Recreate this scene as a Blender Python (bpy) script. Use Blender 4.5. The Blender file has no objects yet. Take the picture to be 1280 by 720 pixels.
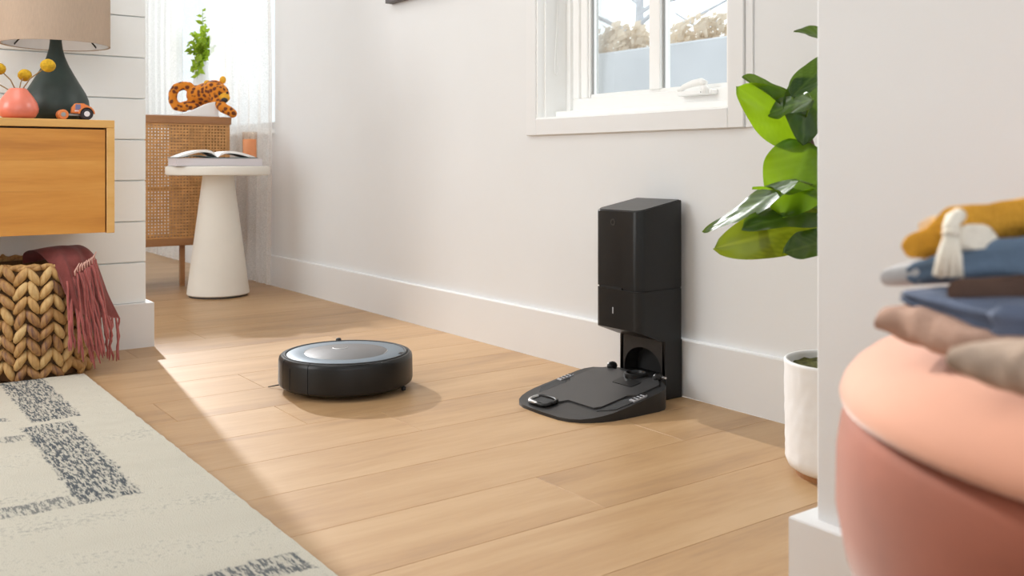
import bpy, bmesh, math, random
from mathutils import Vector, Matrix, noise
PI = math.pi
SC = bpy.context.scene
COL = SC.collection

# ---------------------------------------------------------------- camera
CAM_H, FPX, HORIZON = 0.575, 1187.0, 204.0
FWD = Vector((-0.808176, 0.588941, 0.0))
RGT = Vector((0.588941, 0.808176, 0.0))
cd = bpy.data.cameras.new('camera')
cam = bpy.data.objects.new('camera', cd); COL.objects.link(cam)
cam.location = (0, 0, CAM_H)
cam.rotation_euler = (PI/2, 0, math.atan2(FWD.y, FWD.x) - PI/2)
cd.sensor_width = 36.0
cd.lens = 36.0*FPX/1280.0
cd.shift_y = -(360.0-HORIZON)/1280.0
cd.clip_start = 0.05
cd.dof.use_dof = True; cd.dof.focus_distance = 2.35; cd.dof.aperture_fstop = 7.0
SC.camera = cam
# ---------------------------------------------------------------- world, lights, exposure
W = bpy.data.worlds.new('overcast_sky'); SC.world = W; W.use_nodes = True
bg = W.node_tree.nodes['Background']
bg.inputs['Color'].default_value = (0.93, 0.965, 1.0, 1); bg.inputs['Strength'].default_value = 2.5
def lamp(name, kind, loc, energy, color, target=None, **kw):
    d = bpy.data.lights.new(name, kind); d.energy = energy; d.color = color
    for k, v in kw.items(): setattr(d, k, v)
    o = bpy.data.objects.new(name, d); COL.objects.link(o); o.location = loc
    if target is not None:
        o.rotation_euler = (Vector(target)-Vector(loc)).to_track_quat('-Z', 'Y').to_euler()
    return o
# low sun-like lamp that shines in from the far end of the room, past the end of the shiplap wall
lamp('low_sun_lamp', 'SPOT', (-8.9, 1.542, 3.77), 2700, (1.0, 1.0, 1.0), (-1.5, 1.0, 0.2), shadow_soft_size=0.07, spot_size=math.radians(50), spot_blend=0.3)
# soft daylight from the open side of the room
lamp('room_daylight', 'AREA', (-2.3, -2.9, 2.0), 72, (1.0, 0.99, 0.98), (-2.2, 1.1, 0.45), shape='RECTANGLE', size=1.4, size_y=1.6)
# daylight outside the two windows
lamp('far_window_daylight', 'AREA', (-5.3, 2.7, 1.75), 32, (1.0, 0.99, 0.97), (-5.3, 0.0, 1.2), shape='RECTANGLE', size=2.4, size_y=1.9)
lamp('near_window_daylight', 'AREA', (-0.9, 3.4, 2.3), 40, (1.0, 0.99, 0.97), (-1.95, 1.8, 1.1), shape='RECTANGLE', size=1.0, size_y=1.0)
# soft unseen fill lamps, added above the middle and back of the room
lamp('overhead_fill', 'AREA', (-2.0, 0.0, 2.88), 22, (1.0, 0.98, 0.95), (-2.0, 0.0, 0.0), shape='RECTANGLE', size=1.2, size_y=1.2)
lamp('back_fill', 'AREA', (-4.7, 0.75, 2.88), 14, (1.0, 0.98, 0.95), (-4.7, 0.9, 0.0), shape='RECTANGLE', size=0.9, size_y=0.9)  # added fill, brightens the side table and the wall beside it
# unseen spot added to brighten the ottoman and the clothes from the left
lamp('ottoman_fill_spot', 'SPOT', (-3.0, 0.85, 1.9), 560, (1.0, 0.93, 0.82), (-0.34, 0.66, 0.48), shadow_soft_size=0.03, spot_size=math.radians(11.0), spot_blend=0.4)
SC.view_settings.view_transform = 'Standard'; SC.view_settings.look = 'None'
SC.view_settings.gamma = 1.0; SC.view_settings.use_curve_mapping = False
SC.view_settings.exposure = -0.33
SC.cycles.use_denoising = True
SC.cycles.max_bounces = 10; SC.cycles.diffuse_bounces = 6; SC.cycles.transparent_max_bounces = 16
SC.cycles.caustics_reflective = False; SC.cycles.caustics_refractive = False
SC.cycles.sample_clamp_indirect = 6.0

# ---------------------------------------------------------------- helpers: pixel of the 1280x720 frame + distance -> point
def at(px, py, d):
    p = FWD*d + RGT*(d*(px-640.0)/FPX)
    return Vector((p.x, p.y, CAM_H + d*(HORIZON-py)/FPX))

# ---------------------------------------------------------------- helpers: materials
def nodes_of(m):
    m.use_nodes = True
    return m.node_tree.nodes, m.node_tree.links, m.node_tree.nodes['Principled BSDF']
def ramp(N, L, fac, stops):
    r = N.new('ShaderNodeValToRGB'); e = r.color_ramp.elements
    while len(e) < len(stops): e.new(0.5)
    for i, (p, c) in enumerate(stops):
        e[i].position = p; e[i].color = (*c, 1) if len(c) == 3 else c
    L.new(fac, r.inputs['Fac']); return r
def coords(N, L, scale=(1, 1, 1), kind='Object'):
    t = N.new('ShaderNodeTexCoord'); mp = N.new('ShaderNodeMapping')
    mp.inputs['Scale'].default_value = scale
    L.new(t.outputs[kind], mp.inputs['Vector']); return mp.outputs['Vector']
def noise_tex(N, L, vec, scale, detail=4, rough=0.55, dist=0):
    n = N.new('ShaderNodeTexNoise'); n.inputs['Scale'].default_value = scale
    n.inputs['Detail'].default_value = detail; n.inputs['Roughness'].default_value = rough
    n.inputs['Distortion'].default_value = dist
    if vec is not None: L.new(vec, n.inputs['Vector'])
    return n.outputs['Fac']
def bump(N, L, B, h, strength=0.2, dist=0.01):
    b = N.new('ShaderNodeBump'); b.inputs['Strength'].default_value = strength; b.inputs['Distance'].default_value = dist
    L.new(h, b.inputs['Height']); L.new(b.outputs['Normal'], B.inputs['Normal'])
def mat(name, c, rough=0.5, var=0.06, scale=8, stretch=(1, 1, 1), metal=0.0, bmp=0.0, bscale=None, spec=0.5, sheen=0, coat=0, trans=0):
    m = bpy.data.materials.new(name); N, L, B = nodes_of(m)
    v = coords(N, L, stretch)
    n = noise_tex(N, L, v, scale)
    lo = tuple(max(0, x*(1-var)) for x in c); hi = tuple(min(1, x*(1+var)) for x in c)
    r = ramp(N, L, n, [(0.3, lo), (0.7, hi)])
    L.new(r.outputs['Color'], B.inputs['Base Color'])
    B.inputs['Roughness'].default_value = rough; B.inputs['Metallic'].default_value = metal
    B.inputs['Specular IOR Level'].default_value = spec
    if sheen: B.inputs['Sheen Weight'].default_value = sheen; B.inputs['Sheen Roughness'].default_value = 0.4
    if coat: B.inputs['Coat Weight'].default_value = coat
    if bmp: bump(N, L, B, noise_tex(N, L, v, bscale or scale*6, 3), bmp, 0.004)
    if trans:
        t = N.new('ShaderNodeBsdfTranslucent'); L.new(r.outputs['Color'], t.inputs['Color'])
        mx = N.new('ShaderNodeMixShader'); mx.inputs[0].default_value = trans
        L.new(B.outputs[0], mx.inputs[1]); L.new(t.outputs[0], mx.inputs[2])
        L.new(mx.outputs[0], N['Material Output'].inputs['Surface'])
    return m
def wood(name, dark, mid, light, axis=1, rough=0.45, fine=1.0, rnd=0.12, length=0.35, cross=9.0):
    """straight grained wood, grain along the given object axis, a little different on every piece"""
    m = bpy.data.materials.new(name); N, L, B = nodes_of(m)
    sc = [cross*fine]*3; sc[axis] = length
    t = N.new('ShaderNodeTexCoord'); mp = N.new('ShaderNodeMapping'); mp.inputs['Scale'].default_value = sc
    oi = N.new('ShaderNodeObjectInfo')
    mu = N.new('ShaderNodeMath'); mu.operation = 'MULTIPLY'; mu.inputs[1].default_value = 37.0
    L.new(oi.outputs['Random'], mu.inputs[0])
    cx = N.new('ShaderNodeCombineXYZ')
    for i in range(3): L.new(mu.outputs[0], cx.inputs[i])
    L.new(t.outputs['Object'], mp.inputs['Vector']); L.new(cx.outputs[0], mp.inputs['Location'])
    n1 = noise_tex(N, L, mp.outputs[0], 1.0, 6, 0.6, 0.6)
    n2 = noise_tex(N, L, mp.outputs[0], 9.0, 4, 0.6)
    mx = N.new('ShaderNodeMath'); mx.operation = 'MULTIPLY_ADD'; mx.inputs[1].default_value = 0.3
    L.new(n2, mx.inputs[0]); L.new(n1, mx.inputs[2])
    ad = N.new('ShaderNodeMath'); ad.operation = 'MULTIPLY_ADD'; ad.inputs[1].default_value = rnd
    L.new(oi.outputs['Random'], ad.inputs[0]); L.new(mx.outputs[0], ad.inputs[2])
    r = ramp(N, L, ad.outputs[0], [(0.42, dark), (0.66, mid), (0.9, light)])
    L.new(r.outputs['Color'], B.inputs['Base Color'])
    B.inputs['Roughness'].default_value = rough
    bump(N, L, B, n2, 0.08, 0.002)
    return m
M = {}
M['wall'] = mat('warm white wall paint', (0.758, 0.765, 0.768), 0.6, 0.012, 3, bmp=0.03, bscale=160)
M['white_paint'] = mat('white trim paint', (0.775, 0.778, 0.778), 0.4, 0.012, 3)
M['shiplap'] = mat('off white shiplap paint', (0.87, 0.895, 0.89), 0.5, 0.02, 4)
M['window_white'] = mat('white window vinyl', (0.92, 0.92, 0.905), 0.35, 0.01, 3)
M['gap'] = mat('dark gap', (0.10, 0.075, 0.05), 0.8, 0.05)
M['gasket'] = mat('grey gasket', (0.36, 0.36, 0.35), 0.6, 0.05)
M['plank'] = wood('pale oak plank', (0.335, 0.198, 0.100), (0.450, 0.274, 0.134), (0.515, 0.332, 0.175), axis=1, rough=0.40, length=1.3, cross=11.0)
M['cabinet_wood'] = wood('honey oak', (0.46, 0.175, 0.022), (0.585, 0.245, 0.036), (0.66, 0.31, 0.06), axis=1, rough=0.38, length=1.2, cross=14.0)
M['cabinet_edge'] = wood('honey oak edge', (0.56, 0.30, 0.075), (0.68, 0.38, 0.11), (0.74, 0.45, 0.16), axis=1, rough=0.4, length=1.5, cross=14.0)
M['brown_wood'] = wood('brown console wood', (0.25, 0.105, 0.035), (0.34, 0.155, 0.06), (0.40, 0.20, 0.085), axis=1, rough=0.5, length=1.5, cross=12)
M['cane'] = mat('woven cane', (0.53, 0.27, 0.095), 0.55, 0.18, 30)
M['matte_white'] = mat('matte white plaster', (0.76, 0.72, 0.65), 0.7, 0.03, 6)
M['black'] = mat('satin black plastic', (0.010, 0.0098, 0.0096), 0.36, 0.08, 20, spec=0.32)
M['black_soft'] = mat('soft black plastic', (0.018, 0.016, 0.015), 0.5, 0.08, 20, bmp=0.05, bscale=600)
M['black_deep'] = mat('deep black plastic', (0.006, 0.006, 0.006), 0.7, 0.1, 20)
M['charcoal'] = mat('charcoal plastic', (0.020, 0.0195, 0.0195), 0.40, 0.06, 20, spec=0.35)
M['lid_grey'] = mat('grey lid plastic', (0.036, 0.035, 0.035), 0.38, 0.05, 10, spec=0.4)
M['top_blue'] = mat('blue grey metallic top', (0.16, 0.20, 0.24), 0.42, 0.04, 10, metal=0.3)
M['top_warm'] = mat('warm grey button disc', (0.13, 0.125, 0.125), 0.48, 0.04, 10, metal=0.2)
M['silver'] = mat('silver plastic', (0.62, 0.62, 0.62), 0.25, 0.03, 10, metal=0.7)
M['clear'] = mat('pale window piece', (0.42, 0.42, 0.44), 0.2, 0.04, 10)
M['pot'] = mat('white ceramic planter', (0.82, 0.815, 0.81), 0.55, 0.03, 8)
M['soil'] = mat('mossy soil', (0.10, 0.10, 0.025), 0.95, 0.6, 60, bmp=0.5, bscale=120)
M['trunk'] = mat('brown trunk bark', (0.13, 0.075, 0.05), 0.8, 0.3, 20, stretch=(3, 3, 0.6), bmp=0.3, bscale=60)
M['stem_green'] = mat('green stem', (0.18, 0.30, 0.05), 0.6, 0.15, 20)
M['terracotta'] = mat('terracotta velvet', (0.24, 0.062, 0.030), 0.8, 0.16, 14, sheen=0.35)
M['blush'] = mat('blush velvet', (0.53, 0.245, 0.158), 0.8, 0.06, 10, sheen=0.6)
M['mustard'] = mat('mustard knit', (0.62, 0.30, 0.025), 0.9, 0.12, 40, bmp=0.5, bscale=260)
M['slate'] = mat('slate blue cotton', (0.105, 0.155, 0.225), 0.9, 0.1, 30, bmp=0.2, bscale=300)
M['denim'] = mat('denim blue cotton', (0.095, 0.12, 0.185), 0.9, 0.14, 40, bmp=0.25, bscale=400)
M['brown_cloth'] = mat('dark brown cotton', (0.085, 0.045, 0.03), 0.9, 0.12, 30, bmp=0.2, bscale=300)
M['taupe'] = mat('taupe brown cotton', (0.36, 0.225, 0.17), 0.9, 0.1, 30, bmp=0.2, bscale=300)
M['beige_rib'] = mat('beige ribbed knit', (0.42, 0.32, 0.255), 0.9, 0.1, 30, bmp=0.2, bscale=300)
M['cream'] = mat('cream yarn', (0.72, 0.67, 0.58), 0.9, 0.08, 60, bmp=0.2, bscale=300)
M['grey_cuff'] = mat('pale grey cuff', (0.45, 0.45, 0.46), 0.9, 0.06, 60)
M['maroon'] = mat('maroon wool', (0.36, 0.095, 0.085), 0.95, 0.15, 40, bmp=0.3, bscale=300, sheen=0.3)
M['pink_thread'] = mat('pale fringe thread', (0.62, 0.36, 0.30), 0.9, 0.1, 40)
M['lampshade'] = mat('oatmeal linen shade', (0.66, 0.52, 0.40), 0.85, 0.05, 60, stretch=(6, 6, 1), trans=0.4, bmp=0.1, bscale=500)
M['green_ceramic'] = mat('dark green ceramic', (0.017, 0.030, 0.024), 0.5, 0.25, 20)
M['pink_ceramic'] = mat('coral pink ceramic', (0.73, 0.20, 0.135), 0.28, 0.04, 10)
M['yellow_ball'] = mat('yellow ball flower', (0.58, 0.34, 0.012), 0.9, 0.25, 90, bmp=0.8, bscale=220)
M['dry_stem'] = mat('dry brown stem', (0.28, 0.17, 0.07), 0.8, 0.1, 30)
M['toy_orange'] = mat('orange toy paint', (0.72, 0.21, 0.05), 0.4, 0.06, 20)
M['toy_grey'] = mat('grey toy metal', (0.32, 0.32, 0.31), 0.4, 0.06, 20, metal=0.4)
M['rubber'] = mat('black toy rubber', (0.02, 0.015, 0.02), 0.6, 0.1, 20)
M['toy_white'] = mat('white toy plastic', (0.75, 0.72, 0.75), 0.4, 0.04, 20)
M['toy_blue'] = mat('blue toy panel', (0.16, 0.18, 0.34), 0.4, 0.06, 20)
M['paper'] = mat('white paper', (0.82, 0.80, 0.79), 0.8, 0.02, 10)
M['page_edge'] = mat('lavender white page edges', (0.66, 0.61, 0.63), 0.8, 0.05, 6, stretch=(1, 1, 120))
M['teal_cover'] = mat('grey teal book cover', (0.10, 0.14, 0.14), 0.5, 0.06, 20)
M['cover_pale'] = mat('pale grey book cover', (0.55, 0.52, 0.53), 0.5, 0.03, 20)
M['candle'] = mat('orange candle wax', (1.0, 0.56, 0.28), 0.5, 0.04, 10, trans=0.6)
M['frame_dark'] = mat('dark grey frame', (0.09, 0.08, 0.08), 0.5, 0.06, 20)
M['outside_wall'] = mat('pale blue grey render', (0.50, 0.515, 0.535), 0.8, 0.08, 1.2)
M['outside_ground'] = mat('pale concrete', (0.55, 0.54, 0.52), 0.9, 0.06, 1)
M['tan_foliage'] = mat('tan autumn foliage', (0.74, 0.65, 0.53), 0.9, 0.15, 3, trans=0.5)
M['bare_branch'] = mat('grey bare branches', (0.50, 0.51, 0.54), 0.9, 0.15, 5)
M['spring_leaf'] = mat('fresh green leaf', (0.34, 0.48, 0.035), 0.6, 0.3, 30, trans=0.55)
M['vase_white'] = mat('white glass vase', (0.85, 0.85, 0.85), 0.3, 0.02, 10, trans=0.4)
M['braid_base'] = mat('dark basket core', (0.14, 0.075, 0.03), 0.9, 0.2, 30)

def leaf_material(name, top, glow, k):
    m = bpy.data.materials.new(name); N, L, B = nodes_of(m)
    v = coords(N, L)
    n = noise_tex(N, L, v, 14, 3)
    at_ = N.new('ShaderNodeAttribute'); at_.attribute_name = 'vein'
    r = ramp(N, L, n, [(0.3, tuple(x*0.8 for x in top)), (0.7, tuple(x*1.2 for x in top))])
    mxc = N.new('ShaderNodeMix'); mxc.data_type = 'RGBA'
    L.new(at_.outputs['Fac'], mxc.inputs[0]); L.new(r.outputs['Color'], mxc.inputs[6])
    mxc.inputs[7].default_value = (top[0]*2.2+0.03, top[1]*1.9+0.03, top[2]*1.5+0.01, 1)
    L.new(mxc.outputs[2], B.inputs['Base Color'])
    B.inputs['Roughness'].default_value = 0.32
    t = N.new('ShaderNodeBsdfTranslucent'); t.inputs['Color'].default_value = (*glow, 1)
    mx = N.new('ShaderNodeMixShader'); mx.inputs[0].default_value = k
    L.new(B.outputs[0], mx.inputs[1]); L.new(t.outputs[0], mx.inputs[2])
    L.new(mx.outputs[0], N['Material Output'].inputs['Surface'])
    return m
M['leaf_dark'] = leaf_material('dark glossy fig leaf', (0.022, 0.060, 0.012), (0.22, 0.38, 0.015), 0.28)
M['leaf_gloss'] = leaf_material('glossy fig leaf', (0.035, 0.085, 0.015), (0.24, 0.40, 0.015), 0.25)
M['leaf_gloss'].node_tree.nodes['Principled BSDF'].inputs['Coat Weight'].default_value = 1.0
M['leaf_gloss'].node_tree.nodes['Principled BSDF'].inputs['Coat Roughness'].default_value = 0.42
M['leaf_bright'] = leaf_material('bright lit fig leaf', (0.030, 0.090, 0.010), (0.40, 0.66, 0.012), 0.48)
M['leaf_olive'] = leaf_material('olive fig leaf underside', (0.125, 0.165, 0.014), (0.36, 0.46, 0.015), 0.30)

def braid_material():
    m = bpy.data.materials.new('water hyacinth strand'); N, L, B = nodes_of(m)
    v = coords(N, L, (60, 60, 9))
    n = noise_tex(N, L, v, 1.6, 4)
    oi = N.new('ShaderNodeObjectInfo')
    ad = N.new('ShaderNodeMath'); ad.operation = 'MULTIPLY_ADD'; ad.inputs[1].default_value = 0.5
    L.new(oi.outputs['Random'], ad.inputs[0]); L.new(n, ad.inputs[2])
    r = ramp(N, L, ad.outputs[0], [(0.36, (0.13, 0.055, 0.04)), (0.55, (0.34, 0.17, 0.058)), (0.8, (0.50, 0.29, 0.10)), (1.0, (0.60, 0.40, 0.17))])
    L.new(r.outputs['Color'], B.inputs['Base Color']); B.inputs['Roughness'].default_value = 0.55
    bump(N, L, B, n, 0.35, 0.003)
    return m
M['braid'] = braid_material()

def plush_material():
    m = bpy.data.materials.new('spotted plush fur'); N, L, B = nodes_of(m)
    v = coords(N, L)
    vo = N.new('ShaderNodeTexVoronoi'); vo.inputs['Scale'].default_value = 44; L.new(v, vo.inputs['Vector'])
    n = noise_tex(N, L, v, 120, 2)
    ad = N.new('ShaderNodeMath'); ad.operation = 'MULTIPLY_ADD'; ad.inputs[1].default_value = 0.35
    L.new(n, ad.inputs[0]); L.new(vo.outputs['Distance'], ad.inputs[2])
    r = ramp(N, L, ad.outputs[0], [(0.54, (0.13, 0.032, 0.010)), (0.67, (0.62, 0.20, 0.012))])
    L.new(r.outputs['Color'], B.inputs['Base Color']); B.inputs['Roughness'].default_value = 0.95
    bump(N, L, B, n, 0.6, 0.004)
    return m
M['plush'] = plush_material()
M['plush_plain'] = mat('plain yellow plush', (0.76, 0.38, 0.03), 0.95, 0.15, 60, bmp=0.5, bscale=200)
M['nose'] = mat('black plush nose', (0.012, 0.010, 0.010), 0.5, 0.1, 20)

def sheer_material():
    m = bpy.data.materials.new('sheer white curtain'); N, L, B = nodes_of(m)
    B.inputs['Base Color'].default_value = (0.86, 0.85, 0.83, 1); B.inputs['Roughness'].default_value = 0.9
    t = N.new('ShaderNodeBsdfTranslucent'); t.inputs['Color'].default_value = (0.95, 0.945, 0.93, 1)
    tr = N.new('ShaderNodeBsdfTransparent')
    v = coords(N, L, (400, 400, 400)); n = noise_tex(N, L, v, 1.0, 1)
    mx = N.new('ShaderNodeMixShader'); mx.inputs[0].default_value = 0.6
    L.new(B.outputs[0], mx.inputs[1]); L.new(t.outputs[0], mx.inputs[2])
    mth = N.new('ShaderNodeMath'); mth.operation = 'MULTIPLY'; mth.inputs[1].default_value = 0.85
    L.new(n, mth.inputs[0])
    mx2 = N.new('ShaderNodeMixShader'); L.new(mth.outputs[0], mx2.inputs[0])
    L.new(mx.outputs[0], mx2.inputs[1]); L.new(tr.outputs[0], mx2.inputs[2])
    L.new(mx2.outputs[0], N['Material Output'].inputs['Surface'])
    return m
M['sheer'] = sheer_material()
def glass_material(name, tint, refl=0.6):
    m = bpy.data.materials.new(name); N, L, B = nodes_of(m)
    tr = N.new('ShaderNodeBsdfTransparent'); tr.inputs['Color'].default_value = (*tint, 1)
    g = N.new('ShaderNodeBsdfGlossy'); g.inputs['Roughness'].default_value = 0.03
    lw = N.new('ShaderNodeLayerWeight'); lw.inputs['Blend'].default_value = 0.25
    mu = N.new('ShaderNodeMath'); mu.operation = 'MULTIPLY'; mu.inputs[1].default_value = refl
    L.new(lw.outputs['Fresnel'], mu.inputs[0])
    mx = N.new('ShaderNodeMixShader'); L.new(mu.outputs[0], mx.inputs[0])
    L.new(tr.outputs[0], mx.inputs[1]); L.new(g.outputs[0], mx.inputs[2])
    L.new(mx.outputs[0], N['Material Output'].inputs['Surface'])
    return m
M['glass'] = glass_material('window glass', (0.96, 0.98, 0.98))
M['jar_glass'] = glass_material('peach jar glass', (1.0, 0.97, 0.94), 0.2)

def rug_material(patches):
    """cream wool pile with grey brushed blocks: (x0,x1,y0,y1,strength) in metres of the rug's own frame"""
    m = bpy.data.materials.new('cream wool pile with grey blocks'); N, L, B = nodes_of(m)
    t = N.new('ShaderNodeTexCoord'); sp = N.new('ShaderNodeSeparateXYZ'); L.new(t.outputs['Object'], sp.inputs[0])
    wob = noise_tex(N, L, t.outputs['Object'], 55, 3)
    def mth(op, a, b=None, clamp=False):
        n = N.new('ShaderNodeMath'); n.operation = op; n.use_clamp = clamp
        for i, x in enumerate((a, b)):
            if x is None: continue
            if isinstance(x, (int, float)): n.inputs[i].default_value = x
            else: L.new(x, n.inputs[i])
        return n.outputs[0]
    wv = mth('MULTIPLY', mth('SUBTRACT', wob, 0.5), 0.03)
    X = mth('ADD', sp.outputs[0], wv); Y = mth('ADD', sp.outputs[1], wv)
    total = None
    for x0, x1, y0, y1, s in patches:
        dx = mth('SUBTRACT', (x1-x0)/2, mth('ABSOLUTE', mth('SUBTRACT', X, (x0+x1)/2)))
        dy = mth('SUBTRACT', (y1-y0)/2, mth('ABSOLUTE', mth('SUBTRACT', Y, (y0+y1)/2)))
        k = mth('MULTIPLY', mth('MULTIPLY', mth('MINIMUM', dx, dy), 160, True), s)
        total = k if total is None else mth('MAXIMUM', total, k)
    mp = N.new('ShaderNodeMapping'); mp.inputs['Scale'].default_value = (48, 250, 60)
    L.new(t.outputs['Object'], mp.inputs['Vector'])
    streak = noise_tex(N, L, mp.outputs[0], 1.0, 3, 0.6)
    ink = ramp(N, L, streak, [(0.44, (1, 1, 1)), (0.56, (0.12, 0.12, 0.12))])
    k = mth('MULTIPLY', total, ink.outputs['Color'])
    mp2 = N.new('ShaderNodeMapping'); mp2.inputs['Scale'].default_value = (9, 2.0, 1)
    L.new(t.outputs['Object'], mp2.inputs['Vector'])
    band = noise_tex(N, L, mp2.outputs[0], 1.0, 3, 0.6)
    fleck = noise_tex(N, L, t.outputs['Object'], 130, 3, 0.7)
    fl = ramp(N, L, mth('ADD', mth('MULTIPLY', band, 0.6), mth('MULTIPLY', fleck, 0.6)), [(0.66, (0, 0, 0)), (0.84, (0.5, 0.5, 0.5))])
    k2 = mth('MAXIMUM', k, fl.outputs['Color'])
    base = ramp(N, L, band, [(0.3, (0.58, 0.55, 0.47)), (0.7, (0.63, 0.60, 0.515))])
    mx = N.new('ShaderNodeMix'); mx.data_type = 'RGBA'
    L.new(k2, mx.inputs[0]); L.new(base.outputs['Color'], mx.inputs[6]); mx.inputs[7].default_value = (0.095, 0.11, 0.125, 1)
    L.new(mx.outputs[2], B.inputs['Base Color']); B.inputs['Roughness'].default_value = 0.95
    B.inputs['Specular IOR Level'].default_value = 0.1
    pile = noise_tex(N, L, t.outputs['Object'], 420, 2)
    bump(N, L, B, pile, 0.5, 0.004)
    return m

# ---------------------------------------------------------------- helpers: objects
def link(o, parent=None):
    COL.objects.link(o)
    if parent is not None: o.parent = parent
    return o
def obj(name, bm, m, parent=None, smooth=False, loc=None, rotz=None):
    me = bpy.data.meshes.new(name)
    bmesh.ops.recalc_face_normals(bm, faces=bm.faces[:])
    bm.to_mesh(me); bm.free()
    if m is not None: me.materials.append(m)
    if smooth:
        me.polygons.foreach_set('use_smooth', [True]*len(me.polygons))
        if smooth == 'auto':
            try: me.set_sharp_from_angle(angle=math.radians(38))
            except Exception: pass
    o = bpy.data.objects.new(name, me); link(o, parent)
    if loc is not None: o.location = loc
    if rotz is not None: o.rotation_euler[2] = rotz
    return o
def tag(o, label, cat, group=None):
    o['label'] = label; o['category'] = cat
    if group: o['group'] = group
    return o
def thing(name, label, cat, loc=(0, 0, 0), rotz=0, group=None):
    o = bpy.data.objects.new(name, None); link(o); o.location = loc; o.rotation_euler[2] = rotz
    o.empty_display_size = 0.05
    return tag(o, label, cat, group)
def struct_empty(name, loc=(0, 0, 0)):
    o = bpy.data.objects.new(name, None); link(o); o.location = loc; o['kind'] = 'structure'; return o
def struct(name, bm, m, smooth=False):
    o = obj(name, bm, m, None, smooth); o['kind'] = 'structure'; return o
def ease(bm, w, seg=1, es=None):
    if w <= 0: return bm
    bmesh.ops.bevel(bm, geom=es if es is not None else bm.edges[:], offset=w, segments=seg, profile=0.5, affect='EDGES', clamp_overlap=True)
    return bm
def add_box(bm, x0, x1, y0, y1, z0, z1):
    vs = [bm.verts.new(p) for p in ((x0,y0,z0),(x1,y0,z0),(x1,y1,z0),(x0,y1,z0),(x0,y0,z1),(x1,y0,z1),(x1,y1,z1),(x0,y1,z1))]
    for f in ((3,2,1,0),(4,5,6,7),(0,1,5,4),(1,2,6,5),(2,3,7,6),(3,0,4,7)): bm.faces.new([vs[i] for i in f])
    return vs
def box(x0, x1, y0, y1, z0, z1, bev=0.0, seg=1):
    bm = bmesh.new(); add_box(bm, x0, x1, y0, y1, z0, z1)
    return ease(bm, bev, seg)
def boxes(lst, bev=0.0):
    bm = bmesh.new()
    for b in lst: add_box(bm, *b)
    return ease(bm, bev)
def add_lathe(bm, prof, n=48, c=(0, 0), caps=(True, True)):
    rings = []
    for r, z in prof:
        if r < 1e-6: rings.append([bm.verts.new((c[0], c[1], z))])
        else: rings.append([bm.verts.new((c[0]+r*math.cos(2*PI*k/n), c[1]+r*math.sin(2*PI*k/n), z)) for k in range(n)])
    for a, b in zip(rings, rings[1:]):
        for k in range(n):
            k2 = (k+1) % n
            if len(a) == 1 and len(b) == 1: continue
            if len(a) == 1: bm.faces.new((a[0], b[k], b[k2]))
            elif len(b) == 1: bm.faces.new((a[k], a[k2], b[0]))
            else: bm.faces.new((a[k], a[k2], b[k2], b[k]))
    if caps[0] and len(rings[0]) > 1: bm.faces.new(rings[0])
    if caps[1] and len(rings[-1]) > 1: bm.faces.new(rings[-1])
    return bm
def lathe(prof, n=48, c=(0, 0), caps=(True, True)):
    return add_lathe(bmesh.new(), prof, n, c, caps)
def add_tube(bm, pts, radii, n=8):
    pts = [Vector(p) for p in pts]
    if not hasattr(radii, '__len__'): radii = [radii]*len(pts)
    prev = None; rings = []
    for i, p in enumerate(pts):
        t = (pts[min(i+1, len(pts)-1)]-pts[max(i-1, 0)]).normalized()
        if prev is None:
            a = Vector((0, 0, 1)) if abs(t.z) < 0.9 else Vector((1, 0, 0))
            u = t.cross(a).normalized()
        else:
            u = (prev - t*prev.dot(t)).normalized()
        prev = u; v = t.cross(u)
        rings.append([bm.verts.new(p + (u*math.cos(2*PI*k/n)+v*math.sin(2*PI*k/n))*radii[i]) for k in range(n)])
    for a, b in zip(rings, rings[1:]):
        for k in range(n): bm.faces.new((a[k], a[(k+1) % n], b[(k+1) % n], b[k]))
    bm.faces.new(rings[0]); bm.faces.new(rings[-1])
    return bm
def tube(pts, radii, n=8): return add_tube(bmesh.new(), pts, radii, n)
def add_prism(bm, outline, z0, z1):
    """outline of (x, y); z1 may be a function of (x, y)"""
    f = z1 if callable(z1) else (lambda x, y: z1)
    lo = [bm.verts.new((x, y, z0)) for x, y in outline]; hi = [bm.verts.new((x, y, f(x, y))) for x, y in outline]
    n = len(outline)
    bm.faces.new(lo); top = bm.faces.new(hi)
    for i in range(n): bm.faces.new((lo[i], lo[(i+1) % n], hi[(i+1) % n], hi[i]))
    return top
def prism(outline, z0, z1, bev=0.0, seg=2):
    bm = bmesh.new(); top = add_prism(bm, outline, z0, z1)
    if bev: ease(bm, bev, seg, list(top.edges))
    return bm
def rounded_rect(x0, x1, y0, y1, r, n=6, rs=None):
    rs = rs or (r, r, r, r); out = []
    for (cx, cy, a0, q) in ((x0+rs[0], y0+rs[0], PI, rs[0]), (x1-rs[1], y0+rs[1], 1.5*PI, rs[1]), (x1-rs[2], y1-rs[2], 0, rs[2]), (x0+rs[3], y1-rs[3], 0.5*PI, rs[3])):
        for k in range(n+1):
            a = a0 + 0.5*PI*k/n; out.append((cx+q*math.cos(a), cy+q*math.sin(a)))
    return out
def ellipsoid(bm, c, r, rot=None, sub=2):
    res = bmesh.ops.create_icosphere(bm, subdivisions=sub, radius=1.0)
    mtx = Matrix.Translation(c) @ (rot.to_4x4() if rot is not None else Matrix.Identity(4)) @ Matrix.Diagonal((*r, 1))
    bmesh.ops.transform(bm, matrix=mtx, verts=res['verts'])
    return res['verts']
def grid_bm(fn, nu, nv):
    bm = bmesh.new()
    g = [[bm.verts.new(fn(i/nu, j/nv)) for j in range(nv+1)] for i in range(nu+1)]
    for i in range(nu):
        for j in range(nv): bm.faces.new((g[i][j], g[i+1][j], g[i+1][j+1], g[i][j+1]))
    return bm
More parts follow.
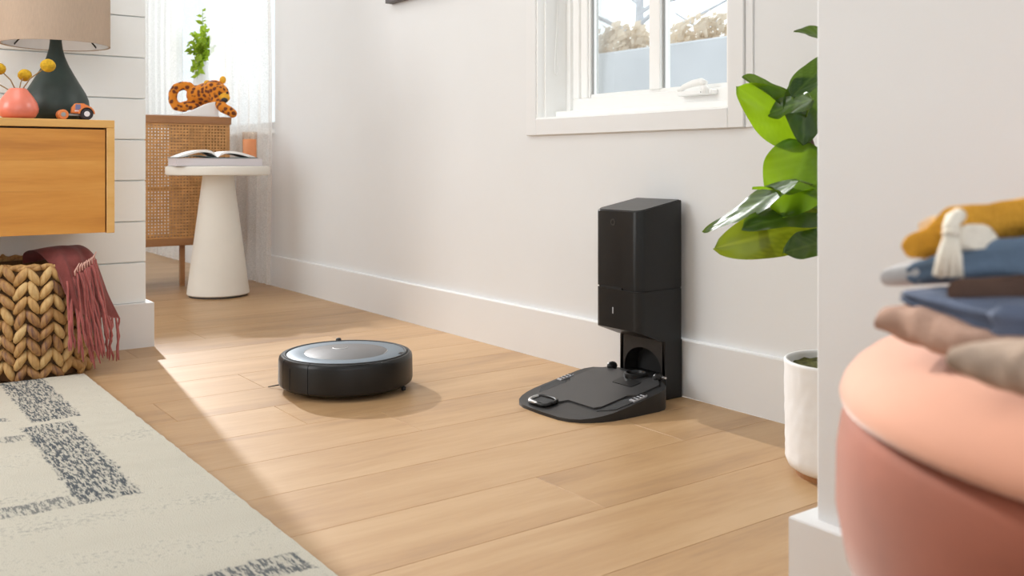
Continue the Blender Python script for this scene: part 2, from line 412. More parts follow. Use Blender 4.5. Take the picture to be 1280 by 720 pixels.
def arc_slab(r0, r1, z0, z1, a0, a1, n, bev=0.0):
    pts = [(r1*math.cos(a0+(a1-a0)*k/n), r1*math.sin(a0+(a1-a0)*k/n)) for k in range(n+1)]
    pts += [(r0*math.cos(a1-(a1-a0)*k/n), r0*math.sin(a1-(a1-a0)*k/n)) for k in range(n+1)]
    return prism(pts, z0, z1, bev, 2)

# ================================================================ THE SETTING
WALL_Y, BASE_Y = 1.735, 1.72
# floor: slab with oak planks running across the room, each plank a piece
floor = struct('floor', box(-7.4, 1.8, -3.4, 1.72, -0.06, -0.012), M['gap'])
random.seed(4)
PW = 0.192; k0 = -34
plank_cache = {}
joints = {-2: [1.06], -1: [0.35], 0: [1.45]}
for k in range(k0, 13):
    xa = -0.996 + k*PW
    cuts = joints.get(k)
    ends = [-3.4]
    if cuts: ends += cuts
    else:
        y = -3.4 + 0.3 + random.random()*1.1
        while y < 1.5: ends.append(y); y += 1.15 + 0.35*random.random()
    ends.append(1.72)
    for a, b in zip(ends, ends[1:]):
        bm = box(xa+0.0003, xa+PW-0.0003, a+0.0003, b-0.0003, -0.014, 0.0)
        ease(bm, 0.0007, 1, [e for e in bm.edges if all(abs(v.co.z) < 1e-6 for v in e.verts)])
        c = Vector((xa+PW/2, (a+b)/2, 0))
        bmesh.ops.translate(bm, verts=bm.verts[:], vec=-c)
        obj('plank', bm, M['plank'], floor, loc=c)

# right-hand wall with its two window openings
W1 = (-2.246, -1.505, 0.700, 1.98)
W2 = (-6.35, -4.28, 0.735, 2.30)
TOP = 2.95
y0, y1 = WALL_Y, WALL_Y+0.17
struct('wall_right', boxes([
    (-7.4, W2[0], y0, y1, 0, TOP), (W2[0], W2[1], y0, y1, 0, W2[2]), (W2[0], W2[1], y0, y1, W2[3], TOP),
    (W2[1], W1[0], y0, y1, 0, TOP), (W1[0], W1[1], y0, y1, 0, W1[2]), (W1[0], W1[1], y0, y1, W1[3], TOP),
    (W1[1], 1.8, y0, y1, 0, TOP)]), M['wall'])
bb = box(-7.4, 1.8, BASE_Y, WALL_Y+0.004, 0.0, 0.141); ease(bb, 0.004, 2, [e for e in bb.edges if all(abs(v.co.y-BASE_Y) < 1e-6 and v.co.z > 0.1 for v in e.verts)])
struct('baseboard_right', bb, M['white_paint'])
# left-hand shiplap wall (its end is the corner beside the passage)
SX, SY = -3.085, 0.826
wl = struct('wall_left', boxes([(SX-0.14, SX-0.012, -3.4, SY-0.001, 0, TOP)]), M['shiplap'])
z = 0.0
lines = [0.138+0.0, 0.2655, 0.3925, 0.5205, 0.648, 0.776, 0.904, 1.032, 1.16, 1.288, 1.416, 1.544, 1.672, 1.8, 1.928, 2.056, 2.184, 2.312, 2.44, 2.568]
for a, b in zip([0.01]+lines, lines):
    if b <= a: continue
    bm = box(SX-0.014, SX, -3.4, SY, a+0.0018, b-0.0018)
    ease(bm, 0.0012, 1)
    obj('shiplap_board', bm, M['shiplap'], wl)
obj('corner_board', box(SX-0.14, SX-0.0145, SY-0.0008, SY+0.0005, 0, TOP), M['shiplap'], wl)
bb = boxes([(SX-0.155, SX+0.015, -3.4, SY+0.022, 0, 0.139)]); ease(bb, 0.003, 2, [e for e in bb.edges if all(v.co.z > 0.1 for v in e.verts)])
struct('baseboard_left', bb, M['white_paint'])
# near wall end on the right of the frame
NX, NY = -0.7205, 0.986
struct('wall_front', boxes([(NX, 1.8, NY, NY+0.14, 0, TOP)], 0.003), M['wall'])
bb = boxes([(NX-0.0265, 1.8, NY-0.0185, NY+0.158, 0, 0.1395)]); ease(bb, 0.003, 2, [e for e in bb.edges if all(v.co.z > 0.1 for v in e.verts)])
struct('baseboard_front', bb, M['white_paint'])

struct('shade_wall_back', box(-1.9, 1.8, -1.62, -1.5, 0, TOP), M['wall'])  # unseen wall added to keep front light off the near wall end, ottoman
struct('wall_far', boxes([(-6.74, -6.62, -3.4, WALL_Y, 0, 2.30), (-6.74, -6.62, -3.4, SY-0.4, 2.30, TOP)]), M['wall'])  # unseen end wall, opening height chosen to shade the floor behind the console
struct('ceiling', box(-6.2, 1.8, -3.4, WALL_Y, TOP, TOP+0.08), M['wall'])

# window_1: white casement above the dock
w1 = struct_empty('window_1', (0, 0, 0))
ow, iw = 0.047, 0.0
xa, xb, za, zb = W1
def piece(name, bm, m=M['window_white'], smooth=False, parent=w1): return obj(name, bm, m, parent, smooth)
cy = WALL_Y-0.012
piece('casing', box(xa-ow, xa, cy, WALL_Y+0.002, za-0.042, zb+0.05, 0.0015), M['white_paint'])
piece('casing', box(xb, xb+ow, cy, WALL_Y+0.002, za-0.042, zb+0.05, 0.0015), M['white_paint'])
piece('casing', box(xa, xb, cy-0.0005, WALL_Y+0.002, za-0.042, za+0.006, 0.0015), M['white_paint'])
piece('casing', box(xa, xb, cy, WALL_Y+0.002, zb, zb+0.05, 0.0015), M['white_paint'])
piece('casing_bead', box(xb+ow, xb+ow+0.022, WALL_Y-0.005, WALL_Y+0.002, za-0.042, zb+0.05, 0.001), M['white_paint'])
# jamb lining with stepped stops
for sgn, x in ((1, xa), (-1, xb)):
    def jb(t0, t1, ya, yb): return box(min(x+sgn*t0, x+sgn*t1), max(x+sgn*t0, x+sgn*t1), ya, yb, za+0.004, zb, 0.0008)
    piece('jamb', jb(0, 0.006, cy+0.004, 1.90))
    piece('jamb_stop', jb(0.006, 0.012, 1.752, 1.90))
    piece('jamb_stop', jb(0.012, 0.030, 1.832, 1.90))
piece('sill', box(xa, xb, cy+0.002, 1.84, za+0.0, za+0.010, 0.001))
piece('sill_step', box(xa+0.012, xb-0.012, 1.79, 1.88, za+0.010, za+0.030, 0.0015))
piece('head_lining', box(xa, xb, cy+0.004, 1.90, zb-0.008, zb, 0.001))
# sash
gx0, gx1, gz0 = -2.146, -1.605, 0.780
piece('sash_rail', box(xa+0.030, xb-0.030, 1.842, 1.895, za+0.030, gz0-0.012, 0.002))
piece('sash_rail', box(gx0-0.004, gx1+0.004, 1.858, 1.892, gz0-0.012, gz0, 0.001))
piece('sash_rail', box(xa+0.030, xb-0.030, 1.842, 1.895, zb-0.07, zb-0.008, 0.002))
for u0, u1 in ((xa+0.030, xa+0.058), (xb-0.058, xb-0.030)):
    piece('sash_stile', box(u0, u1, 1.842, 1.895, gz0-0.012, zb-0.07, 0.002))
piece('sash_stile', box(xa+0.058, gx0-0.012, 1.850, 1.893, gz0-0.012, zb-0.07, 0.002))
piece('sash_stile', box(gx1+0.012, xb-0.058, 1.850, 1.893, gz0-0.012, zb-0.07, 0.002))
piece('sash_bead', box(gx0-0.012, gx0-0.005, 1.856, 1.89, gz0-0.010, zb-0.07, 0.001))
piece('sash_bead', box(gx1+0.005, gx1+0.012, 1.856, 1.89, gz0-0.010, zb-0.07, 0.001))
for x in (gx0-0.005, -1.8555): piece('gasket', box(x, x+0.003, 1.8625, 1.869, gz0, zb-0.07), M['gasket'])
piece('mullion', box(-1.897, -1.8555, 1.850, 1.893, gz0-0.002, zb-0.07, 0.002))
piece('pane', box(gx0, -1.897, 1.870, 1.876, gz0, zb-0.07), M['glass'])
piece('pane', box(-1.850, gx1, 1.870, 1.876, gz0, zb-0.07), M['glass'])
# folded crank handle on the sash rail
ch = piece('crank_handle', box(-1.760, -1.640, 1.816, 1.842, 0.750, 0.764, 0.004, 2))
piece('crank_arm', tube([(-1.755, 1.822, 0.764), (-1.735, 1.818, 0.773), (-1.70, 1.814, 0.780), (-1.668, 1.812, 0.782), (-1.654, 1.812, 0.776)], [0.006, 0.0075, 0.009, 0.010, 0.008], 10), smooth=True, parent=ch)
piece('crank_knob', lathe([(0, 0.752), (0.009, 0.752), (0.010, 0.766), (0.006, 0.774), (0, 0.775)], 14, (-1.657, 1.812)), smooth=True, parent=ch)
piece('crank_screw', box(-1.672, -1.667, 1.8115, 1.8165, 0.754, 0.758), M['gasket'], parent=ch)
# thin cord loop hanging at the left jamb
cordx = xa+0.016
pts = [(cordx, 1.80, 1.10), (cordx, 1.798, 0.98), (cordx+0.001, 1.794, 0.88)]
for k in range(11):
    a = PI*k/10; pts.append((cordx+0.001, 1.790+0.007*math.cos(a), 0.86-0.020*math.sin(a)))
pts += [(cordx, 1.786, 0.90), (cordx, 1.793, 1.0), (cordx, 1.797, 1.10)]
piece('cord', tube(pts, 0.0011, 6), smooth=True)

# window_2: the far window behind the sheer curtains
w2 = struct_empty('window_2', (0, 0, 0))
xa, xb, za, zb = W2
def piece2(name, bm, m=M['window_white']): return obj(name, bm, m, w2)
piece2('sill', box(xa, xb, 1.72, 1.90, za-0.02, za, 0.002))
piece2('frame_rail', box(xa, xb, 1.86, 1.90, za, za+0.05, 0.002)); piece2('frame_rail', box(xa, xb, 1.86, 1.90, zb-0.05, zb, 0.002))
for x in (xa, (xa+xb)/2-0.02, xb-0.04): piece2('frame_stile', box(x, x+0.04, 1.86, 1.90, za+0.05, zb-0.05, 0.002))
mid = (xa+xb)/2
piece2('pane', box(xa+0.04, mid-0.02, 1.878, 1.884, za+0.05, zb-0.05), M['glass'])
piece2('pane', box(mid+0.02, xb-0.04, 1.878, 1.884, za+0.05, zb-0.05), M['glass'])

# ================================================================ OUTSIDE
g = struct('ground', box(-60, 20, 1.95, 60, -0.30, -0.12), M['outside_ground'])
tag(obj('garden_wall', box(-13, -2, 7.6, 7.8, -0.12, 1.90, 0.02), M['outside_wall']), 'pale blue grey garden wall outside, blurred behind the window panes', 'wall')
def leaf_cloud(bm, c, r, n, s, seed):
    rnd = random.Random(seed)
    for _ in range(n):
        while True:
            p = Vector((rnd.uniform(-1, 1), rnd.uniform(-1, 1), rnd.uniform(-1, 1)))
            if p.length < 1: break
        p = Vector((c[0]+p.x*r[0], c[1]+p.y*r[1], c[2]+p.z*r[2]))
        a = Vector((rnd.gauss(0, 1), rnd.gauss(0, 1), rnd.gauss(0, 1))).normalized(); b = a.orthogonal().normalized(); q = a.cross(b)
        h = s*rnd.uniform(0.6, 1.3)
        bm.faces.new([bm.verts.new(p+b*h), bm.verts.new(p+q*h*0.55), bm.verts.new(p-b*h), bm.verts.new(p-q*h*0.55)])
for i, (x, yy, hh, lab) in enumerate(((-10.35, 9.5, 2.72, 'tan leafed bush beyond the garden wall, seen through the left window pane'),
                                      (-8.35, 9.1, 2.55, 'tan leafed bush beyond the garden wall, seen through the right window pane'))):
    t = thing('bush', lab, 'bush', (x, yy, -0.12), 0, 'bushes beyond the garden wall')
    bm = bmesh.new(); leaf_cloud(bm, (0, 0, hh*0.55), (0.93, 0.6, hh*0.48), 4200, 0.075, i+3); obj('foliage', bm, M['tan_foliage'], t)
    bm = bmesh.new()
    for k in range(5):
        a = k*1.26; add_tube(bm, [(0.05*math.cos(a), 0.05*math.sin(a), 0), (0.2*math.cos(a), 0.15*math.sin(a), hh*0.4), (0.6*math.cos(a), 0.3*math.sin(a), hh*0.8)], [0.04, 0.03, 0.012], 6)
    obj('stem', bm, M['bare_branch'], t)
for i, (x, yy, lab) in enumerate(((-12.6, 12.0, 'bare grey tree outside, seen through the left window pane'), (-10.2, 12.5, 'bare grey tree outside, seen through the right window pane'))):
    t = thing('bare_tree', lab, 'tree', (x, yy, -0.12), 0, 'bare trees beyond the garden wall'); rnd = random.Random(i+11)
    obj('trunk', tube([(0, 0, 0), (0.05, 0, 1.6), (0.0, 0.05, 3.2), (0.1, 0, 5.0)], [0.14, 0.11, 0.08, 0.03], 8), M['bare_branch'], t, True)
    for k in range(16):
        z0 = 1.8+0.2*k; a = rnd.uniform(0, 6.28); r1 = rnd.uniform(0.8, 1.9)
        obj('branch', tube([(0.03, 0, z0), (r1*0.5*math.cos(a), r1*0.5*math.sin(a), z0+0.35), (r1*math.cos(a+0.3), r1*math.sin(a+0.3), z0+0.5+0.4*rnd.random())], [0.045, 0.035, 0.014], 6), M['bare_branch'], t)

# ================================================================ CHARGING DOCK
def make_dock():
    t = thing('charging_dock', 'black tower charging dock with a flat ramp, standing against the wall', 'charging dock', (-1.722, 1.718, 0))
    # local: x along the wall, y negative = out into the room
    # upper bin with a sloping lid
    def bin_outline(g=0.0): return rounded_rect(-0.080+g, 0.080-g, -0.150+g, -0.004, 0.02, 6, (0.022, 0.022, 0.004, 0.004))
    bm = prism(bin_outline(), 0.272, lambda x, y: 0.4585+0.026*(y+0.150)/0.146, 0.003)
    bn = obj('dust_bin', bm, M['black'], t, 'auto')
    bm = bmesh.new(); add_prism(bm, rounded_rect(-0.076, 0.076, -0.146, -0.008, 0.02, 6, (0.02, 0.02, 0.004, 0.004)), 0.40, lambda x, y: 0.4605+0.026*(y+0.150)/0.146)
    obj('bin_lid', bm, M['lid_grey'], bn, 'auto')
    # round emblem on the bin front
    ring = bmesh.new(); n = 24
    rr = [[ring.verts.new((-0.010+r*math.cos(2*PI*k/n), yy, 0.431+r*math.sin(2*PI*k/n))) for k in range(n)] for r, yy in ((0.0085, -0.1502), (0.0085, -0.1510), (0.0050, -0.1510), (0.0050, -0.1502))]
    for a, b in zip(rr, rr[1:]):
        for k in range(n): ring.faces.new((a[k], a[(k+1) % n], b[(k+1) % n], b[k]))
    obj('emblem', ring, M['lid_grey'], bn)
    obj('sensor_dot', box(-0.0405, -0.0375, -0.1506, -0.149, 0.447, 0.451), M['black_deep'], bn)
    # seam and lower housing
    obj('seam', prism(rounded_rect(-0.078, 0.078, -0.147, -0.004, 0.02, 6, (0.022, 0.022, 0.004, 0.004)), 0.267, 0.2725), M['black_deep'], t, 'auto')
    o = rounded_rect(-0.080, 0.080, -0.150, -0.004, 0.02, 6, (0.022, 0.022, 0.004, 0.004))
    fr = [p for p in o if p[1] < -0.07]; bk = [p for p in o if p[1] > -0.07]
    ring = fr + [(0.080, -0.070)] + bk + [(-0.080, -0.070)]
    bm = bmesh.new()
    lo = [bm.verts.new((x, y, 0.172-0.030*min(1.0, (y+0.150)/0.08))) for x, y in ring]; hi = [bm.verts.new((x, y, 0.267)) for x, y in ring]
    for i in range(len(ring)): bm.faces.new((lo[i], lo[(i+1) % len(ring)], hi[(i+1) % len(ring)], hi[i]))
    nf_ = len(fr)
    bm.faces.new(hi); bm.faces.new(lo[:nf_+1]+[lo[-1]]); bm.faces.new(lo[nf_:])
    ho = obj('housing', bm, M['black'], t, 'auto')
    obj('grip_recess', box(-0.059, 0.022, -0.1508, -0.140, 0.2675, 0.2735), M['black_deep'], ho)
    obj('indicator', box(-0.0125, -0.0085, -0.1512, -0.149, 0.207, 0.223, 0.0008), M['clear'], ho)
    # neck: front panel with an arched port, sides and back
    nf = -0.062
    pts_out, pts_in = [], []
    n = 20
    for k in range(n+1):
        a = PI - PI*k/n
        pts_in.append((0.002+0.066*math.cos(a), 0.050+0.066*math.sin(a)**0.75))
    bm = bmesh.new()
    outer = []
    for x, z in pts_in:
        outer.append((max(-0.080, min(0.080, (x-0.002)*1.5)), 0.150 if 0.35 < 99 and z > 0.052 else 0.050))
    outer[0] = (-0.080, 0.050); outer[-1] = (0.080, 0.050)
    for i in range(1, n): outer[i] = (-0.080+0.160*i/n, 0.146)
    fa = [bm.verts.new((x, nf, z)) for x, z in pts_in]; fb = [bm.verts.new((x, nf, z)) for x, z in outer]
    ba = [bm.verts.new((x, nf+0.045, z)) for x, z in pts_in]
    for i in range(n):
        bm.faces.new((fa[i], fa[i+1], fb[i+1], fb[i])); bm.faces.new((fa[i], ba[i], ba[i+1], fa[i+1]))
    nk = obj('neck', bm, M['black_soft'], t)
    obj('neck_shell', boxes([(-0.080, -0.0685, nf, -0.004, 0.0, 0.1425), (0.0705, 0.080, nf, -0.004, 0.0, 0.1425), (-0.0685, 0.0705, -0.014, -0.004, 0.0, 0.1425), (-0.0685, 0.0705, nf+0.001, -0.014, 0.0, 0.049)]), M['black'], t)
    obj('port_cavity', box(-0.068, 0.070, -0.018, -0.0145, 0.05, 0.145), M['black_deep'], nk)
    # floor plate: low nose rising to the platform at the back
    def hgt(x, y):
        s = max(0.0, min(1.0, (-y-0.10)/0.27))
        return 0.046*(1-s)**1.15 + 0.007
    def outline(g=0.0):
        o = []
        hw = 0.148-g
        for k in range(15):
            a = PI+PI*k/14; ca, sa = math.cos(a), math.sin(a)
            o.append((hw*math.copysign(abs(ca)**0.55, ca), -0.262+(0.124-g)*sa if abs(sa) > 1e-6 else -0.262))
        o += [(hw, -0.175), (hw, -0.150), (hw*0.97, -0.128), (hw*0.88, -0.110), (0.100, -0.092), (0.082, -0.066), (-0.082, -0.066), (-0.100, -0.092), (-hw*0.88, -0.110), (-hw*0.97, -0.128), (-hw, -0.150), (-hw, -0.175)]
        return o
    def slab(o, zb, dz, nr=7):
        bm = bmesh.new(); cx0, cy0 = 0.0, -0.2
        rings = []
        for q in range(nr+1):
            s = 1-q/nr*0.999
            rings.append([bm.verts.new((cx0+(x-cx0)*s, cy0+(y-cy0)*s, hgt(cx0+(x-cx0)*s, cy0+(y-cy0)*s)+dz)) for x, y in o])
        lo = [bm.verts.new((x, y, zb)) for x, y in o]; n = len(o)
        for a, b in zip([lo]+rings, rings):
            for k in range(n): bm.faces.new((a[k], a[(k+1) % n], b[(k+1) % n], b[k]))
        bm.faces.new(rings[-1]); bm.faces.new(lo)
        return bm
    obj('floor_plate', slab(outline(), 0.0, 0.0), M['charcoal'], t, 'auto')
    # raised landing panel with its tongue towards the nose
    pan = [(-0.088, -0.338), (-0.020, -0.338), (0.0, -0.300), (0.090, -0.300), (0.100, -0.285), (0.100, -0.205), (0.118, -0.190), (0.118, -0.12)]
    pan += [(0.09, -0.095), (-0.09, -0.095), (-0.115, -0.12), (-0.115, -0.20), (-0.100, -0.21), (-0.100, -0.315)]
    obj('landing_panel', slab(pan, 0.004, 0.0035, 6), M['lid_grey'], t, 'auto')
    # wheel wells either side
    for sgn in (-1, 1):
        well = [(sgn*x, y) for x, y in ((0.106, -0.305), (0.136, -0.275), (0.140, -0.20), (0.124, -0.20), (0.106, -0.222))]
        bm = bmesh.new(); add_prism(bm, well, 0.006, lambda x, y: hgt(x, y)+0.0012); obj('wheel_well', bm, M['black_deep'], t)
        gp = [(sgn*x, y) for x, y in ((0.124, -0.222), (0.140, -0.222), (0.140, -0.180), (0.124, -0.180))]
        bm = bmesh.new(); add_prism(bm, gp, 0.006, lambda x, y: hgt(x, y)+0.004); w = obj('wheel_grip', bm, M['clear'], t)
        for q in range(4):
            yy = -0.216+0.010*q
            g_ = [(sgn*x, y) for x, y in ((0.126, yy), (0.138, yy), (0.138, yy+0.004), (0.126, yy+0.004))]
            bm = bmesh.new(); add_prism(bm, g_, 0.008, lambda x, y: hgt(x, y)+0.0052); obj('grip_rib', bm, M['charcoal'], w)
        bm = bmesh.new(); ellipsoid(bm, Vector((sgn*0.082, -0.088, hgt(0, -0.088)+0.006)), (0.010, 0.016, 0.012)); obj('contact_post', bm, M['black'], t, True)
        obj('contact_clip', box(sgn*0.094-0.010, sgn*0.094+0.010, -0.086, -0.080, 0.058, 0.063, 0.001), M['silver'], t)
    # nose window: silver loop round a dark eye
    L = [( -0.044+0.034*math.copysign(abs(math.cos(2*PI*k/24))**0.6, math.cos(2*PI*k/24)), -0.340+0.024*math.copysign(abs(math.sin(2*PI*k/24))**0.7, math.sin(2*PI*k/24))) for k in range(24)]
    lp = bmesh.new(); add_tube(lp, [(x, y, hgt(x, y)+0.0045) for x, y in L]+[(L[0][0], L[0][1], hgt(*L[0])+0.0045)], 0.0045, 8)
    ey = obj('nose_ring', lp, M['black'], t, True)
    cr_ = [L[k % 24] for k in range(10, 20)]
    obj('nose_crescent', tube([(x, y, hgt(x, y)+0.0062) for x, y in cr_], [0.001]+[0.0046]*8+[0.001], 8), M['silver'], ey, True)
    bm = bmesh.new(); add_prism(bm, rounded_rect(-0.070, -0.020, -0.354, -0.326, 0.004), 0.004, lambda x, y: hgt(x, y)+0.0056); obj('nose_eye', bm, M['black_deep'], ey)
    # evacuation port on the landing panel
    z = hgt(0, -0.11)
    bm = lathe([(0.030, z), (0.030, z+0.010), (0.024, z+0.012), (0.022, z+0.006), (0, z+0.006)], 24, (0.020, -0.102)); obj('suction_port', bm, M['black'], t, 'auto')
    bm = bmesh.new(); add_prism(bm, rounded_rect(0.0, 0.07, -0.165, -0.130, 0.006), 0.01, lambda x, y: hgt(x, y)+0.0048); obj('port_flap', bm, M['black'], t, 'auto')
    return t
make_dock()

# ================================================================ ROBOT VACUUM
def make_robot():
    t = thing('robot_vacuum', 'round black robot vacuum with a blue grey top, on the oak floor', 'robot vacuum', (-2.222, 1.092, 0))
    R_ = 0.170; D = math.radians
    obj('chassis', lathe([(0, 0.012), (0.150, 0.012), (0.160, 0.018), (0.1655, 0.026), (0.1655, 0.078), (0.162, 0.084), (0, 0.084)], 96), M['black_soft'], t, 'auto')
    def shell(a0, a1, n, nm):
        prof = [(0.150, 0.0125), (0.1600, 0.0125), (0.1685, 0.0190), (0.1700, 0.026), (0.1692, 0.078), (0.1675, 0.0855), (0.1630, 0.0900), (0.1575, 0.0905), (0.1570, 0.084)]
        bm = bmesh.new(); rows = []
        for k in range(n+1):
            a = a0+(a1-a0)*k/n
            rows.append([bm.verts.new((r*math.cos(a), r*math.sin(a), z)) for r, z in prof])
        for a, b in zip(rows, rows[1:]):
            for i in range(len(prof)-1): bm.faces.new((a[i], b[i], b[i+1], a[i+1]))
        bm.faces.new(rows[0]); bm.faces.new(rows[-1])
        return obj(nm, bm, M['black'], t, 'auto')
    shell(D(-58.5), D(118), 60, 'bumper')
    shell(D(118.6), D(268.5), 60, 'rear_shell')
    sp = shell(D(-91.0), D(-59.0), 12, 'side_panel')
    obj('panel_line', arc_slab(0.168, 0.1705, 0.022, 0.074, D(-80), D(-79), 2), M['black_deep'], sp)
    obj('rim_ring', lathe([(0.1490, 0.0895), (0.1495, 0.0915), (0.1520, 0.0925), (0.1560, 0.0925), (0.1580, 0.0905), (0.1570, 0.086), (0.1490, 0.086), (0.1490, 0.0895)], 96, caps=(False, False)), M['black_deep'], t, True)
    tp = obj('top_plate', lathe([(0.1488, 0.086), (0.1488, 0.0902), (0.1470, 0.0912), (0.1060, 0.0918), (0.1060, 0.084)], 96, caps=(False, False)), M['top_blue'], t, 'auto')
    cx = (0.012, 0.006)
    bd = obj('button_disc', lathe([(0.1056, 0.086), (0.1056, 0.0912), (0.1040, 0.0922), (0, 0.0925)], 96, caps=(False, True)), M['top_warm'], t, 'auto')
    for nm, r0, r1, a0, a1, n, m in (('disc_highlight', 0.1040, 0.1058, D(-150), D(-120), 12, 'silver'), ('disc_highlight', 0.1040, 0.1058, D(38), D(64), 12, 'silver')):
        obj(nm, arc_slab(r0, r1, 0.088, 0.0925, a0, a1, n), M[m], bd)
    # clean button mark near the far side: small open arc
    pts = [(-0.051+0.0195*math.cos(D(-26-88+176*k/10)), 0.008+0.0195*math.sin(D(-26-88+176*k/10)), 0.0926) for k in range(11)]
    obj('button_mark', tube(pts, 0.0016, 6), M['silver'], bd, True)
    obj('lid_notch', arc_slab(0.140, 0.1492, 0.090, 0.0923, D(42), D(50), 4), M['black'], tp)
    # sensor nub on the far rim
    nb = obj('sensor_nub', lathe([(0, 0.098), (0.0055, 0.0975), (0.0075, 0.094), (0.0080, 0.088)][::-1], 16, (0.162*math.cos(D(161)), 0.162*math.sin(D(161)))), M['charcoal'], t, True)
    # wheels and side brush
    for a in (D(20), D(-160)):
        ca, sa = math.cos(a), math.sin(a)
        w = lathe([(0.0, -0.012), (0.030, -0.012), (0.034, -0.009), (0.034, 0.009), (0.030, 0.012), (0.0, 0.012)], 24)
        bmesh.ops.rotate(w, verts=w.verts[:], matrix=Matrix.Rotation(PI/2, 3, 'X') if False else Matrix.Rotation(PI/2, 3, Vector((-sa, ca, 0))))
        bmesh.ops.translate(w, verts=w.verts[:], vec=(0.115*ca, 0.115*sa, 0.0345))
        obj('wheel', w, M['black_deep'], t, 'auto')
    obj('caster', lathe([(0, 0.0), (0.010, 0.001), (0.014, 0.008), (0.014, 0.016)], 16, (0.06*math.cos(D(110)), 0.12*math.sin(D(110)))), M['black_deep'], t, True)
    obj('bumper_clip', box(0.128, 0.138, 0.088, 0.098, 0.004, 0.014, 0.002), M['black_deep'], t)
    ba = D(-118)
    bc = Vector((0.135*math.cos(ba), 0.135*math.sin(ba), 0.010))
    sb = obj('side_brush', lathe([(0, 0.006), (0.014, 0.006), (0.014, 0.013), (0, 0.013)], 16, (bc.x, bc.y)), M['charcoal'], t, True)
    for k in range(3):
        a = D(-137+120*k); d = Vector((math.cos(a), math.sin(a), 0))
        obj('bristle', tube([bc, bc+d*0.03+Vector((0, 0, 0.0)), bc+d*0.066-Vector((0, 0, 0.008))], [0.0028, 0.0022, 0.0012], 6), M['black'], sb, True)
    return t
make_robot()

# ================================================================ SIDE TABLE, BOOKS, JAR
TBX, TBY = -4.09, 1.40
t = thing('side_table', 'matte white round side table with a tapering cone pedestal, by the curtain', 'side table', (TBX, TBY, 0))
obj('tabletop', lathe([(0, 0.523), (0.210, 0.523), (0.216, 0.526), (0.2175, 0.530), (0.2175, 0.555), (0.215, 0.560), (0.209, 0.5625), (0, 0.5625)], 72), M['matte_white'], t, 'auto')
obj('pedestal', lathe([(0, 0.008), (0.127, 0.008), (0.131, 0.012), (0.1305, 0.018), (0.066, 0.515), (0.066, 0.523), (0, 0.523)], 64), M['matte_white'], t, 'auto')
obj('foot_pad', lathe([(0, 0), (0.122, 0), (0.122, 0.008), (0, 0.008)], 48), M['black_soft'], t)
ZT = 0.5625
def book_closed(name, label, c, rz, w, d, h):
    t = thing(name, label, 'book', (c[0], c[1], c[2]), rz)
    obj('cover', box(-w/2, w/2, -d/2, d/2, 0, 0.003, 0.001), M['cover_pale'], t)
    obj('cover', box(-w/2, w/2, -d/2, d/2, h-0.003, h, 0.001), M['cover_pale'], t)
    bm = box(-w/2+0.003, w/2-0.004, -d/2+0.003, d/2-0.003, 0.003, h-0.003)
    obj('page_block', bm, M['page_edge'], t)
    return t
yaw = math.radians(88)
bcx, bcy = -4.035, 1.37
book_closed('closed_book', 'thick closed book with lavender white page edges, lying flat on the side table', (bcx, bcy, ZT), yaw-math.radians(2), 0.365, 0.155, 0.034)
def open_book():
    t = thing('open_book', 'open book with dark grey cover, lying on top of the closed book', 'book', (bcx, bcy-0.012, ZT+0.034), yaw-math.radians(2))
    hw, hd = 0.165, 0.076
    def page(side, lift, inset, th):
        bm = bmesh.new(); n = 12; rows = []
        for k in range(n+1):
            s = k/n
            zz = 0.005 + lift*max(0.0, math.sin(PI*s**0.62))**0.9*(0.85 if side > 0 else 1.0)
            x = side*(0.002+(hw-inset)*s)
            rows.append([(x, -hd+inset*0.5, zz), (x, hd-inset*0.5, zz)])
        vs = [[bm.verts.new((p[0], p[1], p[2])) for p in r]+[bm.verts.new((p[0], p[1], max(0.0035, p[2]-th))) for p in r] for r in rows]
        for a, b in zip(vs, vs[1:]):
            bm.faces.new((a[0], a[1], b[1], b[0])); bm.faces.new((a[2], b[2], b[3], a[3]))
            bm.faces.new((a[0], b[0], b[2], a[2])); bm.faces.new((a[1], a[3], b[3], b[1]))
        bm.faces.new((vs[0][0], vs[0][2], vs[0][3], vs[0][1])); bm.faces.new((vs[-1][0], vs[-1][1], vs[-1][3], vs[-1][2]))
        return bm
    for s in (-1, 1):
        obj('page_block', page(s, 0.030, 0.006, 0.010), M['paper'], t, 'auto')
        bm = bmesh.new(); n = 10; vs = []
        for k in range(n+1):
            q = k/n; zz = 0.0005 + 0.008*math.sin(PI*q)**2*(0 if s > 0 else 1)
            x = s*hw*1.03*q; vs.append([bm.verts.new((x, -hd*1.03, zz)), bm.verts.new((x, hd*1.03, zz)), bm.verts.new((x, -hd*1.03, zz+0.0028)), bm.verts.new((x, hd*1.03, zz+0.0028))])
        for a, b in zip(vs, vs[1:]):
            bm.faces.new((a[0], a[1], b[1], b[0])); bm.faces.new((a[2], b[2], b[3], a[3])); bm.faces.new((a[0], b[0], b[2], a[2])); bm.faces.new((a[1], a[3], b[3], b[1]))
        bm.faces.new((vs[-1][0], vs[-1][1], vs[-1][3], vs[-1][2]))
        obj('cover', bm, M['teal_cover'], t, 'auto')
    bm = bmesh.new()
    n = 8
    for k in range(n):
        pass
    bm.free()
    return t
open_book()
t = thing('candle_jar', 'orange candle in a glass jar at the back of the side table', 'candle', (-4.150, 1.563, ZT))
obj('wax', lathe([(0, 0.006), (0.0295, 0.006), (0.0295, 0.118), (0.026, 0.121), (0, 0.119)], 32), M['candle'], t, 'auto')
obj('glass_jar', lathe([(0, 0.0), (0.030, 0.0), (0.033, 0.004), (0.033, 0.152), (0.0315, 0.153), (0.0312, 0.006), (0, 0.005)], 32), M['jar_glass'], t, True)
obj('wick', tube([(0, 0, 0.118), (0.001, 0, 0.13)], 0.0012, 6), M['gap'], t)

